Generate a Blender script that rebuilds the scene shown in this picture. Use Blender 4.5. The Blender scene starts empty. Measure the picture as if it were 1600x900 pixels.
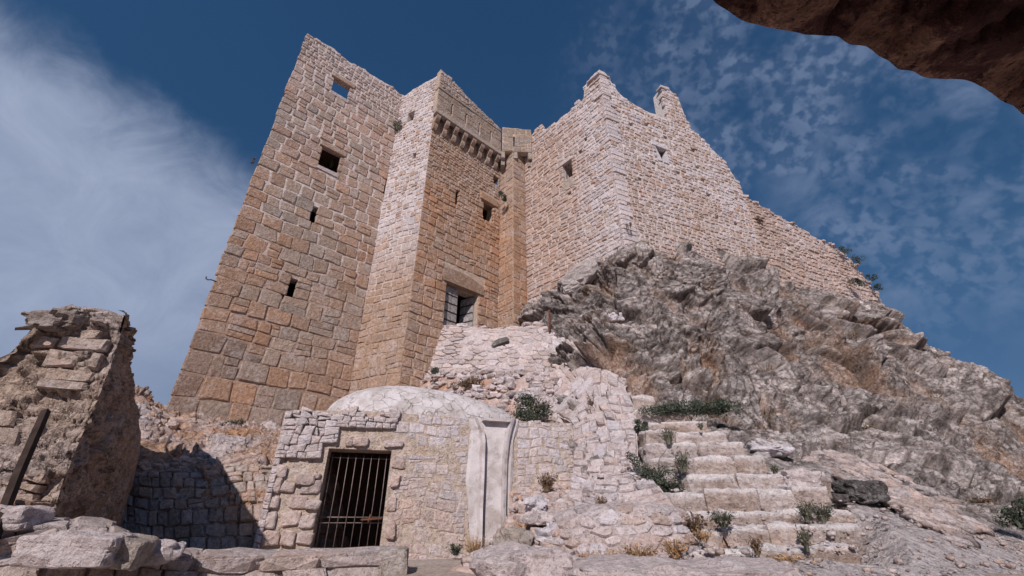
import bpy, math, random
import numpy as np
from mathutils import Vector, Matrix

# ------------------------------------------------------------------ camera, light, sky
SC = bpy.context.scene
COL = SC.collection
F, PITCH = 677.0, math.radians(28.5)
CP, SP = math.cos(PITCH), math.sin(PITCH)

cam_d = bpy.data.cameras.new("camera")
cam = bpy.data.objects.new("camera", cam_d)
COL.objects.link(cam)
cam_d.sensor_width = 36.0
cam_d.lens = 36.0 * F / 1600.0
cam_d.clip_start = 0.05
cam_d.clip_end = 2000
cam.location = (0, 0, 0)
cam.rotation_euler = (math.radians(90) + PITCH, 0, 0)
SC.camera = cam

SUN_AZ = Vector((-0.22, -0.975)).normalized()      # horizontal direction towards the sun
SUN_EL = math.radians(36)
sun_dir = Vector((SUN_AZ.x * math.cos(SUN_EL), SUN_AZ.y * math.cos(SUN_EL), math.sin(SUN_EL)))
sl = bpy.data.lights.new("sun", 'SUN')
sl.energy = 4.2
sl.angle = math.radians(0.5)
sl.color = (1.0, 0.92, 0.865)
so = bpy.data.objects.new("sun", sl)
COL.objects.link(so)
so.rotation_euler = sun_dir.to_track_quat('Z', 'Y').to_euler()
so.location = (-6, -20, 20)

SC.view_settings.view_transform = 'Standard'
SC.view_settings.look = 'None'
SC.view_settings.gamma = 1
SC.view_settings.exposure = 0.0


def pdir(px, py):
    cx, cy = (px - 800) / F, (450 - py) / F
    return np.array([cx, CP - cy * SP, SP + cy * CP])


def pt(px, py, Y):
    """world point at depth Y seen at pixel (px, py) of the photograph"""
    d = pdir(px, py)
    return d * (Y / d[1])


W = bpy.data.worlds.new("World")
SC.world = W
W.use_nodes = True
wt = W.node_tree
wt.nodes.clear()


class NT:
    """small helper for writing node trees"""
    def __init__(s, tree): s.t = tree; s.n = tree.nodes; s.l = tree.links

    def new(s, typ, **kw):
        n = s.n.new(typ)
        for k, v in kw.items():
            if k.startswith('i_'):
                key = k[2:]
                key = int(key) if key.isdigit() else key.replace('_', ' ')
                if hasattr(v, 'is_linked') or isinstance(v, bpy.types.NodeSocket):
                    s.l.new(v, n.inputs[key])
                else:
                    n.inputs[key].default_value = v
            else:
                setattr(n, k, v)
        return n

    def math(s, op, a, b=None, c=None, clamp=False):
        n = s.n.new('ShaderNodeMath'); n.operation = op; n.use_clamp = clamp
        for i, v in enumerate((a, b, c)):
            if v is None: continue
            if isinstance(v, bpy.types.NodeSocket): s.l.new(v, n.inputs[i])
            else: n.inputs[i].default_value = v
        return n.outputs[0]

    def mix(s, fac, a, b, blend='MIX'):
        n = s.n.new('ShaderNodeMix'); n.data_type = 'RGBA'; n.blend_type = blend
        n.clamp_factor = True
        for i, v in ((0, fac), (6, a), (7, b)):
            if isinstance(v, bpy.types.NodeSocket): s.l.new(v, n.inputs[i])
            else: n.inputs[i].default_value = v if i == 0 or len(v) == 4 else (*v, 1)
        return n.outputs[2]

    def ramp(s, fac, stops):
        n = s.n.new('ShaderNodeMapRange'); n.interpolation_type = 'SMOOTHSTEP'
        s.l.new(fac, n.inputs[0])
        a, b = stops[0], stops[1]
        n.inputs[1].default_value = a[0]; n.inputs[2].default_value = b[0]
        n.inputs[3].default_value = a[1]; n.inputs[4].default_value = b[1]
        return n.outputs[0]

    def noise(s, vec, scale, detail=4, rough=0.55, dist=0.0):
        n = s.n.new('ShaderNodeTexNoise')
        if vec is not None: s.l.new(vec, n.inputs['Vector'])
        n.inputs['Scale'].default_value = scale
        n.inputs['Detail'].default_value = detail
        n.inputs['Roughness'].default_value = rough
        n.inputs['Distortion'].default_value = dist
        return n.outputs[0]

    def dot(s, vec, v):
        n = s.n.new('ShaderNodeVectorMath'); n.operation = 'DOT_PRODUCT'
        s.l.new(vec, n.inputs[0]); n.inputs[1].default_value = tuple(v)
        return n.outputs['Value']


w = NT(wt)
sky = w.new('ShaderNodeTexSky')
sky.sky_type = 'NISHITA'
sky.sun_disc = False
sky.sun_elevation = SUN_EL
sky.sun_rotation = math.atan2(SUN_AZ.x, SUN_AZ.y)
sky.altitude = 900
sky.air_density = 1.0
sky.dust_density = 0.3
sky.ozone_density = 2.0
tc = w.new('ShaderNodeTexCoord')
G = tc.outputs['Generated']
sep = w.new('ShaderNodeSeparateXYZ'); w.l.new(G, sep.inputs[0])
skyc = w.mix(1.0, sky.outputs[0], w.mix(w.ramp(sep.outputs[2], [(0.0, 0.0), (0.42, 1.0)]), (0.58, 0.62, 0.80), (0.35, 0.635, 0.80)), 'MULTIPLY')
lowf = w.ramp(sep.outputs[2], [(0.0, 0.52), (0.85, 1.0)])
skyc = w.mix(1.0, skyc, w.new('ShaderNodeCombineXYZ', i_0=lowf, i_1=lowf, i_2=lowf).outputs[0], 'MULTIPLY')


def nrm(a): return a / np.linalg.norm(a)


# big veil of cirrus filling the left of the sky
n1 = nrm(np.cross(nrm(pdir(60, 10)), nrm(pdir(395, 250))))
if n1 @ nrm(pdir(100, 400)) < 0: n1 = -n1
warp = w.noise(G, 2.2, 5, 0.6, 0.6)
warp2 = w.noise(G, 9.0, 6, 0.65, 0.8)
d1 = w.dot(G, n1)
d1 = w.math('ADD', d1, w.math('MULTIPLY', w.math('SUBTRACT', warp, 0.5), 0.22))
d1 = w.math('ADD', d1, w.math('MULTIPLY', w.math('SUBTRACT', warp2, 0.5), 0.08))
m1 = w.ramp(d1, [(-0.02, 0), (0.13, 1)])
low = w.ramp(w.dot(G, nrm(pdir(60, 250))), [(0.80, 0.10), (0.985, 1)])
m1 = w.math('MULTIPLY', m1, low)
m1 = w.math('MULTIPLY', m1, w.math('ADD', 0.55, w.math('MULTIPLY', warp2, 0.65)))
m1 = w.math('MULTIPLY', m1, 0.88)
# small ripple clouds on the right, laid out on a flat cloud deck
zz = w.math('MAXIMUM', sep.outputs[2], 0.06)
comb = w.new('ShaderNodeCombineXYZ')
w.l.new(w.math('DIVIDE', sep.outputs[0], zz), comb.inputs[0])
w.l.new(w.math('DIVIDE', sep.outputs[1], zz), comb.inputs[1])
deck = comb.outputs[0]
rip = w.noise(G, 46.0, 2, 0.45, 0.10)
rip = w.math('ADD', w.math('MULTIPLY', rip, 0.8), w.math('MULTIPLY', w.noise(G, 95.0, 3, 0.5, 0.0), 0.25))
rip = w.ramp(rip, [(0.43, 0), (0.64, 1)])
big = w.noise(G, 8.0, 3, 0.5, 0.3)
big = w.ramp(big, [(0.34, 0.08), (0.62, 1)])
blob = w.ramp(w.dot(G, nrm(pdir(1290, 170))), [(0.86, 0), (0.985, 1)])
m2 = w.math('MULTIPLY', w.math('MULTIPLY', w.math('ADD', w.math('MULTIPLY', rip, 0.75), 0.25), big), blob)
m2 = w.math('MULTIPLY', m2, 0.36)
st = w.noise(G, 7.0, 5, 0.55, 0.3)
st = w.ramp(st, [(0.44, 0), (0.68, 1)])
blob2 = w.ramp(w.dot(G, nrm(pdir(1520, 235))), [(0.94, 0), (0.993, 1)])
m3 = w.math('MULTIPLY', w.math('MULTIPLY', st, blob2), 0.50)
m23 = w.math('MAXIMUM', m2, m3)
c0 = w.mix(m1, skyc, (3.75, 4.35, 5.9))
c1 = w.mix(m23, c0, (3.0, 3.7, 5.4))
bg = w.new('ShaderNodeBackground', i_Strength=0.1)
w.l.new(c1, bg.inputs[0])
wo = w.new('ShaderNodeOutputWorld')
w.l.new(bg.outputs[0], wo.inputs[0])

# ------------------------------------------------------------------ numpy noise
rng = np.random.RandomState(7)
random.seed(7)
_perm = rng.permutation(4096)
_gr = rng.normal(size=(4096, 3)); _gr /= np.linalg.norm(_gr, axis=1)[:, None]
_rv = rng.rand(4096, 3)


def _h(i, j, k):
    return _perm[(_perm[(_perm[i & 4095] + j) & 4095] + k) & 4095]


def gnoise(P, scale=1.0, seed=0):
    P = np.asarray(P, float) * scale + seed * 17.31
    I = np.floor(P).astype(int); f = P - I
    u = f * f * f * (f * (f * 6 - 15) + 10)
    out = 0
    for a in (0, 1):
        for b in (0, 1):
            for c in (0, 1):
                g = _gr[_h(I[..., 0] + a, I[..., 1] + b, I[..., 2] + c)]
                d = (g * (f - np.array([a, b, c]))).sum(-1)
                wt_ = (u[..., 0] if a else 1 - u[..., 0]) * (u[..., 1] if b else 1 - u[..., 1]) * (u[..., 2] if c else 1 - u[..., 2])
                out = out + d * wt_
    return out * 1.5


def fbm(P, scale=1.0, oct=4, seed=0, rough=0.5):
    a, s, o = 1.0, scale, 0
    for i in range(oct):
        o = o + a * gnoise(P, s, seed + i); a *= rough; s *= 2.03
    return o


def ridged(P, scale=1.0, oct=3, seed=0):
    a, s, o = 1.0, scale, 0
    for i in range(oct):
        o = o + a * (1 - 2 * np.abs(gnoise(P, s, seed + i))); a *= 0.5; s *= 2.1
    return o


def worley(P, scale=1.0, seed=0):
    """F1, F2 and a random value of the nearest cell"""
    P = np.asarray(P, float) * scale + seed * 9.7
    I = np.floor(P).astype(int); f = P - I
    f1 = np.full(P.shape[:-1], 9.0); f2 = f1.copy(); idv = f1.copy()
    for a in (-1, 0, 1):
        for b in (-1, 0, 1):
            for c in (-1, 0, 1):
                h = _h(I[..., 0] + a, I[..., 1] + b, I[..., 2] + c)
                q = _rv[h] + np.array([a, b, c]) - f
                d = np.sqrt((q * q).sum(-1))
                m = d < f1
                f2 = np.where(m, f1, np.minimum(f2, d))
                idv = np.where(m, _rv[(h * 7 + 3) & 4095][..., 0], idv)
                f1 = np.where(m, d, f1)
    return f1, f2, idv


def chunk(P, scale, off, tilt, bevel, seed, g0=.12):
    """fractured blocks: every cell its own height and its own tilted facet"""
    P = np.asarray(P, float); Ps = P * scale + seed * 9.7
    I = np.floor(Ps).astype(int); f = Ps - I
    f1 = np.full(P.shape[:-1], 9.0); f2 = f1.copy(); hh = np.zeros(P.shape[:-1], int); dv = np.zeros(P.shape)
    for a in (-1, 0, 1):
        for b in (-1, 0, 1):
            for c in (-1, 0, 1):
                h = _h(I[..., 0] + a, I[..., 1] + b, I[..., 2] + c)
                q = _rv[h] + np.array([a, b, c]) - f
                d = (q * q).sum(-1)
                m = d < f1
                f2 = np.where(m, f1, np.minimum(f2, d)); hh = np.where(m, h, hh); dv = np.where(m[..., None], q, dv); f1 = np.where(m, d, f1)
    g = np.sqrt(f2) - np.sqrt(f1)
    s = np.clip(g / g0, 0, 1); s = s * s * (3 - 2 * s)
    rv = _rv[(hh * 5 + 11) & 4095]
    fac = (dv * (rv - .5) * 2).sum(-1) / scale
    return ((rv[..., 0] - .5) * off + fac * tilt) * s - bevel * (1 - s), g, rv[..., 1]


def n1d(x, seed=0, scale=1.0):
    x = np.atleast_1d(np.asarray(x, float))
    return gnoise(np.stack([x, x * 0 + 3.3, x * 0 + 7.7], -1), scale, seed)


# ------------------------------------------------------------------ materials
def S(r, g, b):
    f = lambda c: (c / 255 / 12.92) if c / 255 <= 0.04045 else ((c / 255 + 0.055) / 1.055) ** 2.4
    return np.array([f(r), f(g), f(b)])


def principled(name):
    m = bpy.data.materials.new(name); m.use_nodes = True
    t = m.node_tree; t.nodes.clear()
    k = NT(t)
    b = k.new('ShaderNodeBsdfPrincipled')
    o = k.new('ShaderNodeOutputMaterial')
    k.l.new(b.outputs[0], o.inputs[0])
    b.inputs['Roughness'].default_value = 0.93
    b.inputs['Specular IOR Level'].default_value = 0.15
    return m, k, b


def stone_mat(name, base=None, grain=1.0, bump=1.0, white=0.0, pits=0.5, stain=None, crack=0.0, contrast=1.0, st_lo=0.55, st_hi=0.75, zmix=None):
    m, k, b = principled(name)
    pos = k.new('ShaderNodeNewGeometry').outputs['Position']
    if base is None:
        at = k.new('ShaderNodeAttribute', attribute_name='tint')
        c = at.outputs['Color']
    else:
        c = k.mix(0.0, tuple(base), tuple(base))
    if zmix:
        sz = k.new('ShaderNodeSeparateXYZ', i_0=pos).outputs[2]
        zz_ = k.math('ADD', sz, k.math('MULTIPLY', k.noise(pos, 0.5, 3), 5.0))
        c = k.mix(k.ramp(zz_, [(zmix[0], 0), (zmix[1], 1)]), c, tuple(zmix[2]))
    nb = k.noise(pos, 1.7 * grain, 5, 0.6, 0.3)
    nm = k.noise(pos, 9 * grain, 6, 0.65, 0.2)
    nf = k.noise(pos, 45 * grain, 5, 0.65)
    v = k.math('ADD', k.math('MULTIPLY', nm, 0.75), k.math('MULTIPLY', nf, 0.55))
    v = k.ramp(v, [(0.38, 1 - 0.34 * contrast), (0.86, 1 + 0.30 * contrast)])
    vv = k.new('ShaderNodeCombineXYZ', i_0=v, i_1=v, i_2=v).outputs[0]
    c = k.mix(1.0, c, vv, 'MULTIPLY')
    if white > 0:
        wm = k.ramp(k.math('ADD', k.math('MULTIPLY', nb, 0.6), k.math('MULTIPLY', nm, 0.5)), [(0.52, 0), (0.72, white)])
        c = k.mix(wm, c, (0.60, 0.55, 0.56))
    if stain is not None:
        sm = k.ramp(k.noise(pos, 3.1 * grain, 5, 0.65, 0.5), [(st_lo, 0), (st_hi, 0.8)])
        c = k.mix(sm, c, tuple(stain))
    if pits > 0:
        pm = k.ramp(k.noise(pos, 22 * grain, 3, 0.6, 0.4), [(0.28, 1), (0.38, 0)])
        c = k.mix(k.math('MULTIPLY', pm, pits), c, (0.10, 0.07, 0.055))
    k.l.new(c, b.inputs['Base Color'])
    hgt = k.math('ADD', k.math('MULTIPLY', nm, 1.0), k.math('MULTIPLY', nf, 0.35))
    hgt = k.math('ADD', hgt, k.math('MULTIPLY', k.ramp(k.noise(pos, 22 * grain, 3, 0.6, 0.4), [(0.28, 0), (0.42, 1)]), 0.35))
    if crack > 0:
        wv = k.new('ShaderNodeTexNoise', i_Vector=pos, i_Scale=2.6, i_Detail=5.0, i_Roughness=0.65).outputs[1]
        sv = k.new('ShaderNodeVectorMath', operation='SCALE', i_0=wv); sv.inputs[3].default_value = 0.75
        wp = k.new('ShaderNodeVectorMath', operation='ADD', i_0=pos, i_1=sv.outputs[0]).outputs[0]
        mp = k.new('ShaderNodeMapping', i_Vector=wp); mp.inputs['Rotation'].default_value = (0, 0.5, 0); mp.inputs['Scale'].default_value = (1, 1, 2.2)
        for sc_, th, am in ((1.6, .030, 1.0), (5.0, .045, .7)):
            vo = k.new('ShaderNodeTexVoronoi', feature='DISTANCE_TO_EDGE', i_Scale=sc_, i_Vector=mp.outputs[0])
            e = k.math('MULTIPLY', k.ramp(vo.outputs[0], [(0.0, 1), (th, 0)]), k.ramp(k.noise(pos, 1.9 * sc_ ** .5, 3), [(0.44, 0.0), (0.60, am)]))
            c = k.mix(k.math('MULTIPLY', e, 0.75), c, (0.085, 0.06, 0.05))
            hgt = k.math('SUBTRACT', hgt, k.math('MULTIPLY', e, crack))
        k.l.new(c, b.inputs['Base Color'])
    bp = k.new('ShaderNodeBump', i_Strength=0.85, i_Distance=0.05 * bump)
    k.l.new(hgt, bp.inputs['Height'])
    k.l.new(bp.outputs[0], b.inputs['Normal'])
    return m


M = {}
M['stone'] = stone_mat('weathered limestone block', bump=1.7, pits=0.5, white=0.40)
M['rubble'] = stone_mat('rough pale rubble stone', bump=1.5, white=0.5, pits=0.35, grain=1.3)
M['rock'] = stone_mat('limestone crag', bump=1.9, white=0.30, pits=0.6, grain=1.2, crack=0.9, contrast=1.25)
M['mortar_tan'] = stone_mat('tan lime mortar', base=(0.45, 0.34, 0.27), bump=1.0, pits=0.2, white=0.45)
M['mortar_tower'] = stone_mat('repointed mortar', base=(0.36, 0.25, 0.195), bump=1.0, pits=0.2, white=0.2, zmix=(9, 16, (0.60, 0.52, 0.50)))
M['mortar_pale'] = stone_mat('pale lime mortar', base=(0.56, 0.49, 0.47), bump=1.0, pits=0.15, white=0.5)
M['facing_mortar'] = stone_mat('crumbled lime and earth mortar', base=(0.52, 0.41, 0.345), bump=1.8, pits=0.3, white=0.6, stain=(0.45, 0.31, 0.23))
M['mortar'] = stone_mat('lime mortar', bump=1.0, pits=0.25, grain=1.4)
M['earth'] = stone_mat('trodden earth and dust', bump=0.8, pits=0.2, grain=1.2)
M['cave'] = stone_mat('dark vault plaster', base=(0.72, 0.42, 0.31), bump=2.6, pits=0.8, grain=1.6, stain=(0.17, 0.075, 0.085), contrast=1.6, st_lo=0.47, st_hi=0.56)


def flat_mat(name, col, rough=0.8, metal=0.0, var=0.3, scale=8, bump=0.3, leaf=None):
    m, k, b = principled(name)
    tco = k.new('ShaderNodeTexCoord').outputs['Object']
    n = k.noise(tco, scale, 5, 0.6)
    v = k.ramp(n, [(0.3, 1 - var), (0.7, 1 + var)])
    vv = k.new('ShaderNodeCombineXYZ', i_0=v, i_1=v, i_2=v).outputs[0]
    cc = k.mix(1.0, tuple(col), vv, 'MULTIPLY')
    if leaf:
        isl = k.new('ShaderNodeNewGeometry').outputs['Random Per Island']
        cc = k.mix(k.ramp(isl, [(0.1, 0.0), (1.0, 0.75)]), cc, tuple(leaf))
    k.l.new(cc, b.inputs['Base Color'])
    b.inputs['Roughness'].default_value = rough
    b.inputs['Metallic'].default_value = metal
    if bump:
        bp = k.new('ShaderNodeBump', i_Strength=bump, i_Distance=0.02); k.l.new(n, bp.inputs['Height'])
        k.l.new(bp.outputs[0], b.inputs['Normal'])
    return m


M['iron_pale'] = flat_mat('grille iron', (0.26, 0.20, 0.195), 0.6, 0.3)
M['iron_dark'] = flat_mat('rusted dark iron', (0.06, 0.035, 0.03), 0.7, 0.4)
M['rust'] = flat_mat('rusty iron', (0.16, 0.07, 0.045), 0.85, 0.1)
M['post_wood'] = flat_mat('old brown timber', (0.040, 0.027, 0.023), 0.9, 0, 0.35, 6)
M['door_wood'] = flat_mat('grey weathered door plates', (0.27, 0.25, 0.255), 0.85, 0, 0.35, 7)
M['dark_rock'] = flat_mat('dark grey smooth rock', (0.095, 0.088, 0.086), 0.9, 0, 0.35, 7, 0.8)
M['leaf_dark'] = flat_mat('dark bush leaves', (0.040, 0.052, 0.042), 0.7, 0, 0.5, 6, 0, (0.13, 0.145, 0.095))
M['leaf_grey'] = flat_mat('grey green twigs', (0.085, 0.09, 0.065), 0.85, 0, 0.4, 6, 0, (0.22, 0.20, 0.15))
M['leaf_brown'] = flat_mat('dry brown plant', (0.12, 0.085, 0.06), 0.85, 0, 0.4, 6, 0, (0.30, 0.19, 0.12))
M['straw'] = flat_mat('dry straw grass', (0.40, 0.23, 0.12), 0.85, 0, 0.35, 6, 0, (0.55, 0.40, 0.25))


def plaster_mat(name, cracks=True):
    m, k, b = principled(name)
    pos = k.new('ShaderNodeNewGeometry').outputs['Position']
    n = k.noise(pos, 2.0, 6, 0.6, 0.3); nf = k.noise(pos, 30, 5, 0.6)
    c = k.mix(k.ramp(n, [(0.40, 0), (0.66, 1)]), (0.60, 0.55, 0.565), (0.42, 0.37, 0.36))
    c = k.mix(k.ramp(k.noise(pos, 5.0, 6, 0.7, 0.6), [(0.50, 0), (0.70, 0.75)]), c, (0.30, 0.245, 0.225))
    c = k.mix(k.ramp(nf, [(0.5, 0), (0.8, 0.5)]), c, (0.40, 0.34, 0.32))
    hgt = k.math('ADD', n, k.math('MULTIPLY', nf, 0.3))
    if cracks:
        vo = k.new('ShaderNodeTexVoronoi', feature='DISTANCE_TO_EDGE'); vo.inputs['Scale'].default_value = 3.3
        wv = k.new('ShaderNodeTexNoise', i_Vector=pos, i_Scale=2.5, i_Detail=4.0).outputs[1]
        sc = k.new('ShaderNodeVectorMath', operation='SCALE', i_0=wv); sc.inputs[3].default_value = 0.6
        k.l.new(k.new('ShaderNodeVectorMath', operation='ADD', i_0=pos, i_1=sc.outputs[0]).outputs[0], vo.inputs['Vector'])
        e = k.ramp(vo.outputs[0], [(0.0, 1), (0.045, 0)])
        e2 = k.math('MULTIPLY', e, k.ramp(k.noise(pos, 3.0, 3), [(0.38, 0.1), (0.56, 0.85)]))
        c = k.mix(e2, c, (0.20, 0.165, 0.155))
        hgt = k.math('SUBTRACT', hgt, k.math('MULTIPLY', e2, 0.5))
    k.l.new(c, b.inputs['Base Color'])
    bp = k.new('ShaderNodeBump', i_Strength=0.7, i_Distance=0.05); k.l.new(hgt, bp.inputs['Height'])
    k.l.new(bp.outputs[0], b.inputs['Normal'])
    return m


M['plaster'] = plaster_mat('cracked white lime plaster')
M['plaster_plain'] = plaster_mat('white lime plaster', False)

# ------------------------------------------------------------------ object helpers


def empty(name, loc, label, cat, group=None):
    o = bpy.data.objects.new(name, None); COL.objects.link(o)
    o.location = tuple(loc); o.empty_display_size = 0.3
    o['label'] = label; o['category'] = cat
    if group: o['group'] = group
    return o


def mesh_obj(name, V, Fc, mat, parent=None, tint=None, smooth=True, origin=None, kind=None, label=None, cat=None, group=None):
    V = np.asarray(V, float)
    if origin is None:
        origin = np.array(parent.location) if parent is not None and parent.type == 'EMPTY' else V.mean(0)
        if parent is not None and parent.type != 'EMPTY':
            origin = V.mean(0)
    origin = np.asarray(origin, float)
    me = bpy.data.meshes.new(name)
    me.from_pydata((V - origin).tolist(), [], Fc if isinstance(Fc, list) else Fc.tolist())
    if smooth:
        me.polygons.foreach_set('use_smooth', [True] * len(me.polygons))
    if tint is not None:
        T = np.ones((len(V), 4)); T[:, :3] = tint
        a = me.color_attributes.new('tint', 'FLOAT_COLOR', 'POINT')
        a.data.foreach_set('color', T.ravel())
    me.materials.append(M[mat] if isinstance(mat, str) else mat)
    o = bpy.data.objects.new(name, me); COL.objects.link(o)
    if parent is not None:
        o.parent = parent
        pw = Vector((0, 0, 0)); q = parent
        while q is not None: pw += q.location; q = q.parent
        o.location = Vector(origin) - pw
    else:
        o.location = Vector(origin)
    if kind: o['kind'] = kind
    if label: o['label'] = label
    if cat: o['category'] = cat
    if group: o['group'] = group
    return o


class Bag:
    """collects pieces into one mesh"""
    def __init__(s): s.V = []; s.F = []; s.T = []; s.n = 0

    def add(s, V, Fc, tint=(1, 1, 1)):
        V = np.asarray(V, float)
        s.V.append(V); s.F += [tuple(i + s.n for i in f) for f in Fc]
        T = np.empty((len(V), 3)); T[:] = tint
        s.T.append(T); s.n += len(V)

    def obj(s, name, mat, parent=None, **kw):
        return mesh_obj(name, np.concatenate(s.V), s.F, mat, parent, tint=np.concatenate(s.T), **kw)


def box(c, size, R=None):
    c = np.asarray(c, float); h = np.asarray(size, float) / 2
    V = np.array([[x, y, z] for x in (-1, 1) for y in (-1, 1) for z in (-1, 1)]) * h
    if R is not None: V = V @ np.asarray(R).T
    Fc = [(0, 1, 3, 2), (4, 6, 7, 5), (0, 4, 5, 1), (2, 3, 7, 6), (0, 2, 6, 4), (1, 5, 7, 3)]
    return V + c, Fc


def tube(pts, r, n=6):
    pts = [np.asarray(p, float) for p in pts]
    rs = r if isinstance(r, (list, tuple)) else [r] * len(pts)
    V = []; Fc = []
    for i, p in enumerate(pts):
        t = nrm(pts[min(i + 1, len(pts) - 1)] - pts[max(i - 1, 0)])
        a = np.cross(t, [0, 0, 1]) if abs(t[2]) < 0.9 else np.cross(t, [1, 0, 0])
        a = nrm(a); b = np.cross(t, a)
        for k in range(n):
            an = 2 * math.pi * k / n
            V.append(p + rs[i] * (math.cos(an) * a + math.sin(an) * b))
    for i in range(len(pts) - 1):
        for k in range(n):
            Fc.append((i * n + k, i * n + (k + 1) % n, (i + 1) * n + (k + 1) % n, (i + 1) * n + k))
    Fc.append(tuple(range(n))[::-1]); Fc.append(tuple((len(pts) - 1) * n + k for k in range(n)))
    return np.array(V), Fc


# ---- surfaces: map (u, v, w) in metres -> world
class Plane:
    def __init__(s, x0, y0, dx, dy):
        s.o = np.array([x0, y0, 0.0]); d = nrm(np.array([dx, dy, 0.0]))
        n = np.array([d[1], -d[0], 0.0])
        if n @ s.o > 0: n = -n
        s.d = d; s.n = n

    def __call__(s, u, v, w=0.0):
        u = np.asarray(u, float)[..., None]; v = np.asarray(v, float)[..., None]; w = np.asarray(w, float)[..., None]
        return s.o + s.d * u + np.array([0, 0, 1.0]) * v + s.n * w


def _cr(t, n):
    i = np.clip(np.floor(t).astype(int), 0, n - 2); f = t - i
    w = np.stack([-.5 * f**3 + f**2 - .5 * f, 1.5 * f**3 - 2.5 * f**2 + 1, -1.5 * f**3 + 2 * f**2 + .5 * f, .5 * f**3 - .5 * f**2], -1)
    idx = np.stack([i - 1, i, i + 1, i + 2], -1)
    return idx, w


class Patch:
    """smooth surface through a grid of world points; u along a row, v from last row up to the first"""
    def __init__(s, rows, flip=False):
        s.P = np.array([[pt(*c) if len(c) == 3 else np.array(c[:3], float) for c in r] for r in rows])[::-1]
        P = s.P
        s.R, s.C = P.shape[:2]
        s.lu = np.linalg.norm(np.diff(P, axis=1), axis=2).sum(1).mean()
        s.lv = np.linalg.norm(np.diff(P, axis=0), axis=2).sum(0).mean()
        e = np.concatenate([2 * P[:, :1] - P[:, 1:2], P, 2 * P[:, -1:] - P[:, -2:-1]], 1)
        e = np.concatenate([2 * e[:1] - e[1:2], e, 2 * e[-1:] - e[-2:-1]], 0)
        s.E = e; s.flip = flip

    def pos(s, a, b):                     # a, b in 0..1
        a = np.clip(a, 0, 1) * (s.C - 1); b = np.clip(b, 0, 1) * (s.R - 1)
        ia, wa = _cr(a, s.C); ib, wb = _cr(b, s.R)
        out = 0
        for i in range(4):
            for j in range(4):
                out = out + s.E[ib[..., i] + 1, ia[..., j] + 1] * (wb[..., i] * wa[..., j])[..., None]
        return out

    def nor(s, a, b):
        e = 1e-3
        du = s.pos(np.minimum(a + e, 1), b) - s.pos(np.maximum(a - e, 0), b)
        dv = s.pos(a, np.minimum(b + e, 1)) - s.pos(a, np.maximum(b - e, 0))
        n = np.cross(du, dv); n /= np.maximum(np.linalg.norm(n, axis=-1), 1e-9)[..., None]
        return -n if s.flip else n

    def __call__(s, u, v, w=0.0):
        a = np.asarray(u, float) / s.lu; b = np.asarray(v, float) / s.lv
        return s.pos(a, b) + s.nor(a, b) * np.asarray(w, float)[..., None]


def grid_mesh(fn, na, nb, disp=None):
    A, B = np.meshgrid(np.linspace(0, 1, na), np.linspace(0, 1, nb))
    P = fn.pos(A, B); N = fn.nor(A, B)
    if disp is not None:
        P, T = disp(P, N, A, B)
    else: T = None
    idx = np.arange(na * nb).reshape(nb, na)
    Fc = np.stack([idx[:-1, :-1], idx[:-1, 1:], idx[1:, 1:], idx[1:, :-1]], -1).reshape(-1, 4)
    return P.reshape(-1, 3), Fc, (None if T is None else T.reshape(-1, 3))


# ------------------------------------------------------------------ masonry
def lerp(a, b, t): return a + (b - a) * t


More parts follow.
